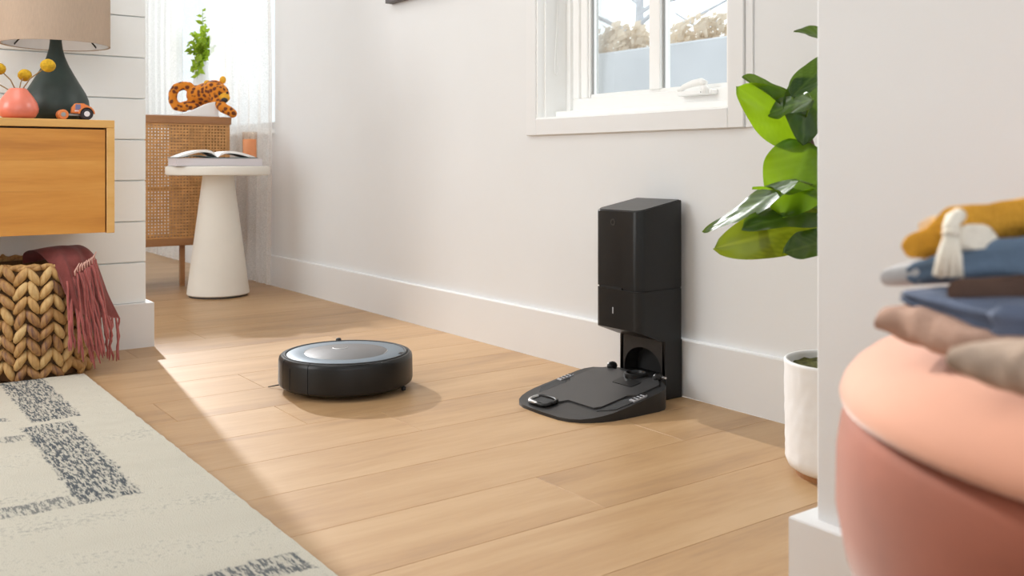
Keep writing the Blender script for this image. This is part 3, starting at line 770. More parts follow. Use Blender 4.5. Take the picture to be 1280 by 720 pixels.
# ================================================================ CANE CONSOLE (far left, partly behind the shiplap wall)
CX, CY0, CY1, CZ0, CZ1 = -4.45, 0.70, 1.579, 0.228, 0.794
t = thing('cane_console', 'brown wooden console with woven cane front, on thin legs behind the side table', 'console', (CX-0.17, 1.14, 0))
off = Vector((CX-0.17, 1.14, 0))
def cpart(name, b, m, bev=0.002, par=None):
    bm = box(b[0]-off.x, b[1]-off.x, b[2]-off.y, b[3]-off.y, b[4], b[5], bev)
    return obj(name, bm, m, par or t)
cpart('console_top', (CX-0.34, CX+0.006, CY0, CY1+0.006, CZ1-0.036, CZ1), M['brown_wood'])
cpart('bottom_rail', (CX-0.335, CX, CY0, CY1, CZ0-0.034, CZ0), M['brown_wood'])
cpart('side_panel', (CX-0.335, CX-0.004, CY1-0.018, CY1, CZ0, CZ1-0.036), M['cane'])
cpart('divider', (CX-0.32, CX-0.03, 1.395, 1.407, CZ0, CZ1-0.036), M['brown_wood'])
cpart('back_panel', (CX-0.335, CX-0.325, 1.407, CY1-0.018, CZ0, CZ1-0.036), M['brown_wood'])
cpart('shelf', (CX-0.32, CX-0.03, CY0, CY1-0.02, 0.45, 0.462), M['brown_wood'])
for yy in (1.372, CY0+0.06):
    for xx, sh_ in ((CX-0.06, 0.0), (CX-0.30, 0.185)): cpart('leg', (xx-0.011, xx+0.011, yy+sh_-0.011, yy+sh_+0.011, 0.0, CZ0-0.034), M['brown_wood'])
bm = bmesh.new(); p = 0.0145; sw = 0.0090
yy = CY0
zlo, zhi = CZ0, CZ1-0.036
while yy < CY1-0.004:
    add_box(bm, CX-0.004-off.x, CX-0.002-off.x, yy-off.y, min(yy+sw, CY1)-off.y, zlo, zhi); yy += p
zz = zlo
while zz < zhi-0.004:
    add_box(bm, CX-0.002-off.x, CX-off.x, CY0-off.y, CY1-off.y, zz, min(zz+sw, zhi)); zz += p
cane = obj('cane_panel', bm, M['cane'], t); cane['kind'] = 'stuff'

# white open booklet under the plush
t = thing('open_booklet', 'white open booklet with a raised page under the spotted plush, on the console', 'booklet', (CX-0.10, 1.42, CZ1))
def yz(lst): return [(y-1.42, z) for y, z in lst]
obj('page_block', box(-0.10, 0.095, 1.10-1.42, 1.530-1.42, 0.0, 0.005, 0.001), M['paper'], t)
bm = bmesh.new(); add_prism(bm, yz([(1.325, 0.0052), (1.528, 0.0052), (1.526, 0.030), (1.518, 0.068), (1.508, 0.071), (1.495, 0.068), (1.470, 0.058), (1.440, 0.042), (1.410, 0.028), (1.375, 0.014)]), 0.040, 0.094)
for v in bm.verts: v.co = Vector((v.co.z, v.co.x, v.co.y))
obj('raised_pages', bm, M['paper'], t, 'auto')
tag(obj('tea_light', lathe([(0, 0), (0.019, 0), (0.020, 0.014), (0.018, 0.018), (0, 0.017)], 24), M['paper'], None, True, (CX-0.09, 1.105, CZ1)), 'small white tea light on the console, left of the plush', 'tea light')

# spotted plush cat lying over the booklet
DP = 4.585
def P(px, py, dd=0.0): return at(px, py, DP+dd)
t = thing('plush_leopard', 'orange plush toy with dark spots, lying over the booklet on the console', 'plush toy', P(252, 143))
o0 = P(252, 143); q = DP/FPX
cam_rot = Matrix((RGT, FWD, Vector((0, 0, 1)))).transposed()
bm = bmesh.new()
def blob(px, py, dd, rx, ry, rz, roll=0):
    ellipsoid(bm, P(px, py, dd)-o0, (rx*q, ry*q, rz*q), cam_rot @ Matrix.Rotation(math.radians(roll), 3, 'Y'), 2)
blob(247, 119, 0.02, 14, 15, 13, -8); blob(257, 116, 0.01, 15, 15, 13, -10); blob(268, 113, -0.01, 15, 15, 13.5)
blob(274, 117, -0.03, 12.5, 13, 13); blob(236, 131.5, 0.0, 13, 13, 5.5); blob(241, 133, -0.01, 12, 12, 5)
def limb(pts, r):
    for (a, b, c), (a2, b2, c2), r1, r2 in zip(pts, pts[1:], r, r[1:]):
        for k in range(5):
            s = k/4; blob(a+(a2-a)*s, b+(b2-b)*s, c+(c2-c)*s, *( [r1+(r2-r1)*s]*3 ))
limb([(236, 108, 0.0), (228, 107, -0.01), (220, 110, -0.02), (216, 117, -0.03), (216, 126, -0.03), (220, 133, -0.03), (230, 135, -0.02)], [6, 5.6, 5.6, 5.6, 5.6, 5.6, 5.6])
limb([(271, 126, -0.05), (279, 135, -0.10), (287, 139, -0.115), (291, 142, -0.12)], [7.5, 6.5, 6, 5.5])
limb([(262, 124, 0.03), (258, 132, 0.03)], [7, 6])
body = obj('body', bm, M['plush'], t, True)
md = body.modifiers.new('merge', 'REMESH'); md.mode = 'VOXEL'; md.voxel_size = 0.0055; md.use_smooth_shade = True
sm = body.modifiers.new('soften', 'SMOOTH'); sm.iterations = 4; sm.factor = 0.5
def plush_part(nm, m, lst):
    global bm
    bm = bmesh.new()
    for b in lst: blob(*b)
    return obj(nm, bm, m, t, True)
plush_part('muzzle', M['plush_plain'], [(280, 122, -0.055, 7.5, 7, 6.5)])
plush_part('nose', M['nose'], [(280.5, 125.5, -0.082, 4.4, 3.2, 3.4)])
e1 = plush_part('ear', M['plush_plain'], [(278.5, 100, -0.01, 4.2, 2.5, 5)])
e2 = plush_part('ear', M['plush_plain'], [(259, 103.5, -0.02, 4.2, 2.5, 3.5)])
plush_part('eye', M['nose'], [(284, 116, -0.068, 1.4, 1.2, 1.5)]); plush_part('eye', M['nose'], [(274, 117.5, -0.075, 1.4, 1.2, 1.5)])

# ================================================================ FAR WINDOW: vase with greenery, sheer curtains
VX, VY = -5.545, 1.80
t = thing('vase_of_greenery', 'tall white vase of fresh green sprigs on the far window sill', 'vase', (VX, VY, 0.735))
obj('vase', lathe([(0, 0), (0.045, 0), (0.05, 0.01), (0.055, 0.12), (0.050, 0.30), (0.040, 0.40), (0.042, 0.43), (0.038, 0.43), (0.036, 0.40), (0, 0.39)], 32), M['vase_white'], t, True)
rnd = random.Random(8)
bm = bmesh.new()
def sprig(base, tip, nl, s):
    base, tip = Vector(base), Vector(tip); mid_ = (base+tip)/2+Vector((0, 0, 0.03))
    pts = [base, mid_, tip]
    add_tube(bmS, pts, [0.003, 0.0025, 0.0012], 5)
    for k in range(nl):
        u = 0.25+0.75*k/nl
        p = base*(1-u)**2+mid_*2*u*(1-u)+tip*u*u
        a = Vector((rnd.gauss(0, 1), rnd.gauss(0, 0.7), rnd.gauss(0.1, 0.8))).normalized(); b = a.orthogonal().normalized()*0.45
        w = s*rnd.uniform(0.7, 1.2)
        bm.faces.new([bm.verts.new(p), bm.verts.new(p+a*w*0.5+b*w), bm.verts.new(p+a*w*1.25), bm.verts.new(p+a*w*0.5-b*w)])
bmS = bmesh.new()
for k in range(15):
    a = rnd.uniform(0, 6.28); rr_ = rnd.uniform(0.04, 0.13)
    sprig((0.01*math.cos(a), 0.01*math.sin(a), 0.41), (rr_*math.cos(a), 0.6*rr_*math.sin(a)-0.01, 0.45+rnd.uniform(0.06, 0.18)), 15, 0.033)
sprig((0, 0, 0.41), (0.05, -0.01, 0.73), 16, 0.032); sprig((0, 0, 0.41), (0.035, 0.0, 0.66), 12, 0.034)
for k in range(5):
    a = rnd.uniform(0, 6.28); sprig((0.0, 0, 0.42), (0.05*math.cos(a)+0.03, -0.05, 0.33+0.02*k), 9, 0.038)
fo = obj('foliage', bm, M['spring_leaf'], t); obj('sprig_stems', bmS, M['stem_green'], t)

def curtain(name, label, x0, x1, yc, amp, waves, ztop, seed, flare=0.0):
    rnd = random.Random(seed); ph = [rnd.uniform(0, 6.28) for _ in range(3)]
    def fn(u, v):
        z = 0.012 + (ztop-0.012)*v
        k = 1.0 + 0.18*(1-v)
        x = x0+(x1-x0)*u + flare*(1-v)*(u-0.5)
        y = yc + amp*k*(math.sin(waves*2*PI*u+ph[0])*0.65+0.35*math.sin(waves*3.7*PI*u+ph[1]+1.5*v)) + 0.006*math.sin(3*z+ph[2])
        return (x, y, z)
    bm = grid_bm(fn, 120, 24)
    c = Vector(((x0+x1)/2, yc, 0.0)); bmesh.ops.translate(bm, verts=bm.verts[:], vec=-c)
    o = obj(name, bm, M['sheer'], None, True, c)
    tag(o, label, 'curtain', 'sheer curtains at the far window'); return o
curtain('sheer_curtain', 'right sheer white curtain panel hanging to the floor beside the side table', -5.02, -4.235, 1.688, 0.020, 6, 2.34, 5, 0.05)
curtain('sheer_curtain', 'left sheer white curtain panel, next to the shiplap wall edge', -6.56, -5.56, 1.688, 0.020, 8, 2.34, 9)
t = thing('curtain_rod', 'white curtain rod over the far window, above the frame', 'curtain rod', (-5.5, 1.672, 2.36))
obj('rod', tube([(-1.3, 0, 0), (1.3, 0, 0)], 0.011, 12), M['window_white'], t, True)
for x in (-1.25, 1.25): obj('bracket', box(x-0.01, x+0.01, 0.0, 0.063, -0.01, 0.01), M['window_white'], t)

# picture frame, its lower left corner just in view
t = thing('picture_frame', 'dark framed picture on the wall, cut off by the top edge of the photo', 'picture', (-2.78, WALL_Y, 1.170))
for b in ((-0.36, 0.36, -0.032, 0, 0, 0.02), (-0.36, 0.36, -0.032, 0, 0.83, 0.85), (-0.36, -0.34, -0.032, 0, 0.02, 0.83), (0.34, 0.36, -0.032, 0, 0.02, 0.83)):
    obj('frame_bar', box(*b, 0.001), M['frame_dark'], t)
obj('picture_board', box(-0.34, 0.34, -0.022, 0, 0.02, 0.83), M['paper'], t)

# ================================================================ WALL-HUNG CABINET AND WHAT STANDS ON IT
KX, KY, KZ0, KZ1 = -2.75, 0.654, 0.384, 0.6925
t = thing('wall_cabinet', 'honey oak wall-hung cabinet with a wide drawer front, on the shiplap wall', 'cabinet', ((KX+SX)/2, 0.2, KZ0))
off = Vector(((KX+SX)/2, 0.2, KZ0))
def kpart(name, b, m, bev=0.0012, par=None):
    c = Vector(((b[0]+b[1])/2, (b[2]+b[3])/2, (b[4]+b[5])/2))
    bm = box(b[0]-c.x, b[1]-c.x, b[2]-c.y, b[3]-c.y, b[4]-c.z, b[5]-c.z, bev)
    return obj(name, bm, m, par or t, loc=c-off)
kpart('top_panel', (SX, KX, -0.62, KY, KZ1-0.021, KZ1), M['cabinet_edge'])
kpart('side_panel', (SX, KX, KY-0.0205, KY, KZ0, KZ1-0.0212), M['cabinet_edge'])
kpart('side_panel', (SX, KX, -0.62, -0.60, KZ0, KZ1-0.0212), M['cabinet_edge'])
kpart('bottom_panel', (SX, KX-0.03, -0.60, KY-0.0207, KZ0, KZ0+0.018), M['cabinet_edge'])
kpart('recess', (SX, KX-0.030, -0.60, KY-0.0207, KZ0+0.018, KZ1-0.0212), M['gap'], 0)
dh = (KZ1-0.0262-KZ0)/3
dr = kpart('drawer', (KX-0.028, KX-0.003, -0.598, KY-0.0246, KZ0+0.002, KZ1-0.0262), M['cabinet_wood'], 0.001)
# three edge-glued boards on the drawer front
dc = Vector((KX-0.0155, (-0.598+KY-0.0246)/2, (KZ0+0.002+KZ1-0.0262)/2))
for a, b in ((0.002, 0.118), (0.1182, 0.198), (0.1982, 0.2823)):
    c = Vector((KX-0.0022, (-0.598+KY-0.0246)/2, KZ0+(a+b)/2)); hy = (KY-0.0246+0.598)/2
    obj('drawer_board', box(-0.0012, 0.0012, -hy, hy, -(b-a)/2, (b-a)/2), M['cabinet_wood'], dr, loc=c-dc)
ZK = KZ1
# table lamp
LX, LY = -2.925, 0.538
t = thing('table_lamp', 'table lamp with dark green teardrop base and oatmeal drum shade', 'lamp', (LX, LY, ZK))
pr = [(0, 0), (0.070, 0), (0.079, 0.006), (0.085, 0.020), (0.0875, 0.042), (0.0855, 0.060), (0.078, 0.080), (0.064, 0.104), (0.048, 0.132), (0.034, 0.158), (0.024, 0.182), (0.018, 0.205), (0.0155, 0.225), (0.0155, 0.285), (0, 0.285)]
obj('lamp_base', lathe(pr, 56), M['green_ceramic'], t, True)
sh = obj('lamp_shade', lathe([(0.1385, 0.216), (0.1420, 0.216), (0.1420, 0.47), (0.1385, 0.47), (0.1385, 0.216)], 72, caps=(False, False)), M['lampshade'], t, 'auto')
obj('shade_lining', lathe([(0.1365, 0.2165), (0.1383, 0.2165), (0.1383, 0.469), (0.1365, 0.469), (0.1365, 0.2165)], 72, caps=(False, False)), M['paper'], sh, 'auto')
obj('shade_ring', lathe([(0.1392, 0.2150), (0.1424, 0.2150), (0.1424, 0.2175), (0.1392, 0.2175), (0.1392, 0.2150)], 72, caps=(False, False)), M['lampshade'], sh, 'auto')
for k in range(3):
    a = math.radians((118, 221, 350)[k])
    obj('shade_strut', tube([(0.018*math.cos(a), 0.018*math.sin(a), 0.30), (0.085*math.cos(a), 0.085*math.sin(a), 0.27), (0.138*math.cos(a), 0.138*math.sin(a), 0.222)], 0.0022, 6), M['black'], sh)
obj('lamp_stem', tube([(0, 0, 0.28), (0, 0, 0.34)], 0.008, 10), M['silver'], t, True)
obj('bulb', lathe([(0, 0.34), (0.012, 0.34), (0.014, 0.36), (0.028, 0.39), (0.028, 0.41), (0.016, 0.43), (0, 0.435)], 20), M['paper'], t, True)
# pink bud vase with ball flowers
VX_, VY_ = -2.803, 0.424
t = thing('bud_vase', 'rounded coral pink vase holding yellow ball flowers, on the wall cabinet', 'vase', (VX_, VY_, ZK))
obj('vase_body', lathe([(0, 0), (0.032, 0), (0.042, 0.006), (0.0485, 0.018), (0.0495, 0.028), (0.046, 0.042), (0.037, 0.058), (0.028, 0.070), (0.023, 0.077), (0.019, 0.0805), (0.011, 0.081), (0.008, 0.078), (0.007, 0.06), (0, 0.06)], 48), M['pink_ceramic'], t, True)
base = Vector((VX_, VY_, ZK))
def ballflower(px, py, d, r):
    p = at(px, py, d)-base
    s = obj('stem', tube([(0.003, 0, 0.062), (p*0.4+Vector((0, 0, 0.05))), p], [0.0016]*3, 6), M['dry_stem'], t, True)
    bm = bmesh.new(); ellipsoid(bm, p, (r, r, r*0.93), None, 3)
    for v in bm.verts: v.co = p+(v.co-p)*(1+0.05*noise.noise(v.co*420))
    obj('ball_flower', bm, M['yellow_ball'], s, True)
ballflower(60, 82, 2.52, 0.0190); ballflower(31, 94, 2.56, 0.0175); ballflower(-1, 86, 2.50, 0.0165); ballflower(-40, 98, 2.5, 0.0175)
# toy tractor
t = thing('toy_tractor', 'small orange toy tractor with a big black rear wheel, on the cabinet corner', 'toy', (-2.785, 0.562, ZK), PI/2)
# local: x forward is to the left in the picture (towards -y of the room)
def wheel(name, x, y, r, w, tyre, hub, par=t):
    def disc(pr, c=(0, 0)):
        bm = lathe(pr, 24); bmesh.ops.rotate(bm, verts=bm.verts[:], matrix=Matrix.Rotation(PI/2, 3, 'X')); bmesh.ops.translate(bm, verts=bm.verts[:], vec=(x, y, r)); return bm
    o = obj(name, disc([(0, -w/2), (r*0.85, -w/2), (r, -w/2+0.002), (r, w/2-0.002), (r*0.85, w/2), (0, w/2)]), tyre, par, 'auto')
    obj('hub', disc([(0, -w/2-0.0015), (r*0.38, -w/2-0.001), (r*0.45, w/2+0.001), (0, w/2+0.0015)]), hub, o, 'auto')
    return o
for y in (-0.016, 0.016):
    wheel('rear_wheel', 0.024, y, 0.0165, 0.010, M['rubber'], M['toy_white'])
    wheel('front_wheel', -0.034, y*0.8, 0.0135, 0.008, M['toy_orange'], M['toy_grey'])
obj('axle_frame', boxes([(-0.034, 0.026, -0.005, 0.005, 0.011, 0.017), (-0.036, -0.031, -0.012, 0.012, 0.0115, 0.0155), (0.022, 0.027, -0.014, 0.014, 0.014, 0.019)], 0.0008), M['toy_grey'], t)
bm = bmesh.new(); add_prism(bm, [(-0.012, 0.018), (0.040, 0.018), (0.044, 0.026), (0.038, 0.036), (0.022, 0.041), (0.020, 0.045), (-0.002, 0.045), (-0.010, 0.034)], -0.010, 0.010)
for v in bm.verts: v.co = Vector((v.co.x, v.co.z, v.co.y))
ease(bm, 0.0015, 2)
bd = obj('tractor_body', bm, M['toy_orange'], t, 'auto')
for s in (-1, 1):
    obj('cab_window', box(-0.003, 0.010, s*0.0102-0.0006, s*0.0102+0.0006, 0.028, 0.042), M['toy_blue'], bd)
    obj('cab_stripe', box(-0.005, 0.012, s*0.0104-0.0006, s*0.0104+0.0006, 0.023, 0.0262), M['toy_white'], bd)
    bm = bmesh.new(); n = 10
    pts = [(0.024+0.0205*math.cos(PI*k/n), 0.0165+0.0205*math.sin(PI*k/n)) for k in range(n+1)]+[(0.024+0.0175*math.cos(PI-PI*k/n), 0.0165+0.0175*math.sin(PI-PI*k/n)) for k in range(n+1)]
    add_prism(bm, pts, s*0.016-0.006, s*0.016+0.006)
    for v in bm.verts: v.co = Vector((v.co.x, v.co.z, v.co.y))
    obj('mudguard', bm, M['toy_orange'], t, 'auto')

# ================================================================ RUG
RX0, RX1, RY0, RY1 = -2.745, -0.50, -1.2, 0.574
PATCH = [(-2.80, -2.285, 0.370, 0.476, 1.0), (-2.262, -1.690, 0.345, 0.449, 1.0), (-1.752, -1.690, 0.10, 0.345, 0.75), (-2.205, -2.150, 0.20, 0.342, 0.7),
         (-2.37, -2.33, 0.20, 0.335, 0.7), (-1.308, -1.235, 0.30, 0.562, 0.9), (-1.12, -0.7, 0.1, 0.2, 0.8), (-2.1, -1.7, -0.3, -0.18, 0.8)]
def rugf(u, v):
    x = RX0+(RX1-RX0)*u; y = RY0+(RY1-RY0)*v
    e = 0.0016*noise.noise(Vector((x*40, y*40, 0)))
    if v > 0.999: y += 0.0022*noise.noise(Vector((x*30, 3, 0)))
    return (x, y, 0.0095+e)
bm = grid_bm(rugf, 220, 110)
ed = [e for e in bm.edges if e.is_boundary]
r = bmesh.ops.extrude_edge_only(bm, edges=ed)
for v in [g for g in r['geom'] if isinstance(g, bmesh.types.BMVert)]: v.co.z = 0.0005
tag(obj('area_rug', bm, rug_material(PATCH), None, 'auto'), 'cream wool rug with grey brushed blocks, on the oak floor at lower left', 'rug')

# ================================================================ BRAIDED BASKET AND THROW
BX, BY = -2.905, 0.470
t = thing('braided_basket', 'round chunky braided straw basket on the floor below the wall cabinet', 'basket', (BX, BY, 0))
def rbask(z):
    s = z/0.305
    return 0.140 + 0.030*math.sin(PI*min(1, 0.12+0.62*s)) if s < 0.62 else 0.170-0.012*((s-0.62)/0.38)**1.5
prof = [(0, 0.0), (0.132, 0.0)]+[(rbask(z)-0.012, z) for z in [0.005+0.029*k for k in range(11)]]
prof += [(rbask(0.295)-0.026, 0.295), (rbask(0.2)-0.026, 0.2), (rbask(0.1)-0.026, 0.1), (0.12, 0.02), (0, 0.02)]
obj('basket_core', lathe(prof, 48), M['braid_base'], t, True)
def strand_mesh(sgn):
    bm = bmesh.new(); n = 8; rings = []
    L_ = 0.0255
    for i, (s, w) in enumerate(((-1, 0.15), (-0.75, 0.62), (-0.3, 0.98), (0.2, 1.0), (0.65, 0.72), (0.92, 0.32), (1.0, 0.08))):
        cx_, cz_ = sgn*0.42*s*L_, s*L_
        cz_ = s*L_
        rings.append([bm.verts.new((cx_+0.0152*w*math.cos(2*PI*k/n), 0.0118*w*math.sin(2*PI*k/n)-0.004*(1-s*s), cz_+sgn*0.004*w*math.cos(2*PI*k/n))) for k in range(n)])
    for a, b in zip(rings, rings[1:]):
        for k in range(n): bm.faces.new((a[k], a[(k+1) % n], b[(k+1) % n], b[k]))
    bm.faces.new(rings[0]); bm.faces.new(rings[-1])
    return bm
first = {}
rnd = random.Random(21)
NC, NR = 17, 8
for c in range(NC):
    a0 = 2*PI*c/NC + 0.16
    for rr_ in range(NR):
        z = 0.013+0.0362*rr_ + (0.010 if c % 2 else 0.0)
        for sgn in (1, -1):
            a = a0 - sgn*2*PI/NC*0.25
            R_ = rbask(z+0.01)-0.006
            if sgn not in first:
                o = obj('braid_strand', strand_mesh(sgn), M['braid'], t, True); first[sgn] = o
            else:
                o = first[sgn].copy(); link(o)
                o.parent = t
            o.location = (R_*math.cos(a), R_*math.sin(a), z+0.010)
            tilt = math.atan2(rbask(z+0.03)-rbask(z-0.01), 0.04)
            o.rotation_euler = (rnd.gauss(0, 0.07)-tilt, rnd.gauss(0, 0.10), a+PI/2)
            o.scale = (rnd.uniform(0.95, 1.12), rnd.uniform(0.9, 1.15), rnd.uniform(0.92, 1.08))
bm = bmesh.new(); n = 60
for j in range(2):
    pts = []
    for k in range(n+1):
        a = 2*PI*k/n; pts.append(((rbask(0.30)-0.010+0.005*math.cos(14*a+PI*j))*math.cos(a), (rbask(0.30)-0.010+0.005*math.cos(14*a+PI*j))*math.sin(a), 0.300+0.004*math.sin(14*a+PI*j)))
    add_tube(bm, pts, 0.0075, 6)
obj('rim_braid', bm, M['braid'], t, True)

# maroon throw: folded cloth over the rim with fringe
t = thing('maroon_throw', 'maroon fringed throw draped over the rim of the braided basket', 'throw', (BX, BY, 0.0))
bo = Vector((BX, BY, 0))
def sheet(rows, nu=28, nv=40, thick=0.006, amp=0.004, seed=0.0):
    """smooth cloth through rows of control points"""
    nr, nc = len(rows), len(rows[0])
    def cr(p0, p1, p2, p3, t_):
        return 0.5*((2*p1)+(p2-p0)*t_+(2*p0-5*p1+4*p2-p3)*t_*t_+(3*p1-p0-3*p2+p3)*t_*t_*t_)
    def line(pts, s):
        x = s*(len(pts)-1); i = min(int(x), len(pts)-2); f = x-i
        g = lambda k: pts[max(0, min(len(pts)-1, k))]
        return cr(g(i-1), g(i), g(i+1), g(i+2), f)
    def fn(u, v):
        p = line([line(r_, u) for r_ in rows], v)
        w = noise.noise(Vector((u*7+seed, v*1.6, seed)))
        return p + Vector((w, w*0.6, 0.3*w))*amp
    bm = grid_bm(fn, nu, nv)
    bmesh.ops.solidify(bm, geom=bm.faces[:], thickness=thick)
    return bm
def T(px, py, d): return at(px, py, d)-bo
rowsA = [[T(28, 330, 2.66), T(50, 326, 2.64), T(72, 322, 2.62), T(92, 320, 2.68)],
         [T(28, 317, 2.63), T(52, 311, 2.60), T(80, 307, 2.63), T(98, 307, 2.69)],
         [T(42, 315, 2.57), T(70, 312, 2.560), T(98, 311, 2.60), T(116, 316, 2.67)],
         [T(66, 338, 2.52), T(84, 336, 2.508), T(106, 334, 2.565), T(126, 340, 2.66)],
         [T(78, 364, 2.51), T(94, 368, 2.50), T(114, 366, 2.565), T(136, 370, 2.66)],
         [T(88, 384, 2.515), T(102, 392, 2.51), T(122, 396, 2.58), T(149, 398, 2.68)]]
cl = obj('cloth', sheet(rowsA, seed=2.3, amp=0.010), M['maroon'], t, True)
bmf = None
def strand(p, length, lean, sd, r=0.0027):
    rn = random.Random(sd); pts = []; q = Vector(p)
    n = 9
    for k in range(n+1):
        pts.append(q.copy())
        q = q + Vector((lean.x*length/n+rn.gauss(0, 0.0021), lean.y*length/n+rn.gauss(0, 0.0021), -length/n))
    return tube(pts, [r*0.9]+[r*(1+0.22*(k % 2)) for k in range(n-1)]+[r*0.5], 6)
rnd = random.Random(5)
k = 0
def lerp(a, b, s): return a+(b-a)*s
right = RGT
for k in range(9):      # hem fringe at the far edge of the cloth
    s = k/8; p = lerp(T(112, 390, 2.555), T(149, 397, 2.68), s)
    obj('fringe_strand', strand(p, 0.125-0.02*abs(s-0.7), right*0.06, 50+k, 0.0029), M['maroon'], t, True)
for k in range(22):     # thick fringe of the upper layer, falling over the front
    s = k/21; p = lerp(T(88, 352, 2.505), T(122, 326, 2.60), s) + Vector((rnd.gauss(0, 0.003), rnd.gauss(0, 0.003), rnd.gauss(0, 0.004)))
    ln = 0.17+0.06*math.sin(3.1*s)+rnd.uniform(-0.03, 0.03)
    obj('fringe_strand', strand(p - FWD*0.008, ln, right*(0.10+0.10*s)-FWD*0.02, 90+k, 0.0031), M['maroon'], t, True)
for k in range(9):      # pale threads where the upper fringe leaves the cloth
    s = k/8; p = lerp(T(97, 338, 2.50), T(121, 320, 2.59), s)+Vector((0, 0, rnd.uniform(-0.004, 0.006)))
    obj('fringe_knot', tube([p-FWD*0.014-Vector((0, 0, 0.012)), p-FWD*0.016, p+Vector((0, 0, 0.010))+right*0.003-FWD*0.010], [0.0014, 0.0020, 0.0012], 6), M['pink_thread'], t, True)

# ================================================================ POTTED FIG BEHIND THE WALL END
PXX, PYY = -1.058, 1.522
t = thing('potted_fig', 'fiddle leaf fig in a white textured planter behind the wall end', 'potted plant', (PXX, PYY, 0))
po = Vector((PXX, PYY, 0))
n = 96
bm = bmesh.new(); rows = []
prof = [(0.086, 0.012), (0.094, 0.018), (0.0985, 0.03)]+[(0.0988+0.002*k/24, 0.03+0.17*k/24) for k in range(1, 25)]+[(0.1015, 0.206), (0.1015, 0.2105), (0.099, 0.2125), (0.0955, 0.2115), (0.0945, 0.206), (0.093, 0.165)]
for r_, z in prof:
    row = []
    for k in range(n):
        a = 2*PI*k/n
        dr_ = 0.0
        if 0.025 < z < 0.203 and r_ > 0.097:
            dr_ = 0.0017*noise.noise(Vector((math.cos(a)*26, math.sin(a)*26, z*55)))
        row.append(bm.verts.new(((r_+dr_)*math.cos(a), (r_+dr_)*math.sin(a), z)))
    rows.append(row)
for a, b in zip(rows, rows[1:]):
    for k in range(n): bm.faces.new((a[k], a[(k+1) % n], b[(k+1) % n], b[k]))
bm.faces.new(rows[0])
obj('pot', bm, M['pot'], t, True)
obj('saucer_foot', lathe([(0, 0), (0.080, 0), (0.082, 0.012), (0, 0.012)], 40), M['brown_wood'], t)
bm = grid_bm(lambda u, v: ((0.0935*u)*math.cos(2*PI*v), (0.0935*u)*math.sin(2*PI*v), 0.197+0.007*noise.noise(Vector((9*u*math.cos(2*PI*v)*4, 9*u*math.sin(2*PI*v)*4, 0)))), 14, 40)
obj('soil', bm, M['soil'], t, True)
tr = [Vector((0.0, 0.0, 0.18)), Vector((0.01, 0.012, 0.30))]
tp = [at(1040, 330, 1.72)-po, at(1026, 240, 1.72)-po, at(1015, 190, 1.70)-po, at(1003, 150, 1.69)-po, at(998, 140, 1.69)-po]
obj('trunk', tube(tr+tp, [0.011, 0.0105, 0.0100, 0.0095, 0.0085, 0.0070, 0.004], 10), M['trunk'], t, True)
obj('upper_stem', tube([at(1006, 158, 1.69)-po, at(1016, 110, 1.72)-po, at(1030, 60, 1.74)-po], [0.005, 0.005, 0.004], 8), M['trunk'], t, True)
def leaf(base, tip, width, normal, m, droop=0.0, cup=0.12, wave=0.006, seed=0, stalk=None, shape=0.62):
    """obovate leaf blade with midrib, side veins, cupped halves and a wavy edge"""
    b, e = Vector(base)-po, Vector(tip)-po
    ax = e-b; L_ = ax.length; ax.normalize()
    nn = Vector(normal); nn = (nn-ax*nn.dot(ax)).normalized(); sd = ax.cross(nn).normalized()
    nu, nv = 22, 14
    bm = bmesh.new(); g = []; veins = []
    for i in range(nu+1):
        s = i/nu
        wd = width/2*(math.sin(PI*min(1, s**shape if s < 0.999 else 1))**0.62)*(0.80+0.32*s)
        row = []
        for j in range(nv+1):
            q_ = 2*j/nv-1
            p = b+ax*(L_*s)+sd*(wd*q_)
            p += nn*(cup*abs(q_)**1.4*wd - droop*s*s*L_ + wave*q_*q_*math.sin(9*s+seed+2*q_))
            p += nn*0.0006*math.sin(26*(s-0.35*abs(q_)))*(1-abs(q_)*0.4)
            v = bm.verts.new(p); row.append(v)
            ph = (s-0.32*abs(q_))*7.5
            veins.append(max(1.0 if abs(q_) < 0.05 else 0.0, 0.55 if abs(ph-round(ph)) < 0.07 else 0.0))
        g.append(row)
    for i in range(nu):
        for j in range(nv): bm.faces.new((g[i][j], g[i+1][j], g[i+1][j+1], g[i][j+1]))
    me = bpy.data.meshes.new('leaf'); bm.verts.index_update(); bm.to_mesh(me); bm.free()
    me.materials.append(m); me.polygons.foreach_set('use_smooth', [True]*len(me.polygons))
    at_ = me.attributes.new('vein', 'FLOAT', 'POINT'); at_.data.foreach_set('value', veins)
    o = bpy.data.objects.new('leaf', me); link(o, t)
    if stalk is not None:
        s0 = Vector(stalk)-po
        obj('leaf_stalk', tube([s0, (s0+b)/2+Vector((0, 0, 0.004)), b], [0.0026, 0.0022, 0.0020], 6), M['stem_green'], o, True)
    return o
TOC = -FWD      # towards the camera
UP = Vector((0, 0, 1))
st = at(1010, 165, 1.70)
leaf(at(1050, 52, 1.72), at(995, 34, 1.70), 0.055, TOC*0.5+UP*0.8, M['leaf_dark'], 0.1, 0.25, 0.003, 1, at(1034, 60, 1.74))
leaf(at(990, 122, 1.66), at(1046, 62, 1.70), 0.052, TOC*0.9-RGT*0.5+UP*0.2, M['leaf_dark'], 0.1, 0.4, 0.003, 2, at(1008, 150, 1.69))
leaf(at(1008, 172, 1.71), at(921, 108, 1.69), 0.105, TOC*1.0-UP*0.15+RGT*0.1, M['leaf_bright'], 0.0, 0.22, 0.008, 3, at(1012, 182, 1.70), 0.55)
leaf(at(1000, 140, 1.70), at(926, 98, 1.70), 0.052, TOC*0.6+UP*0.7, M['leaf_dark'], -0.05, 0.45, 0.003, 4, st)
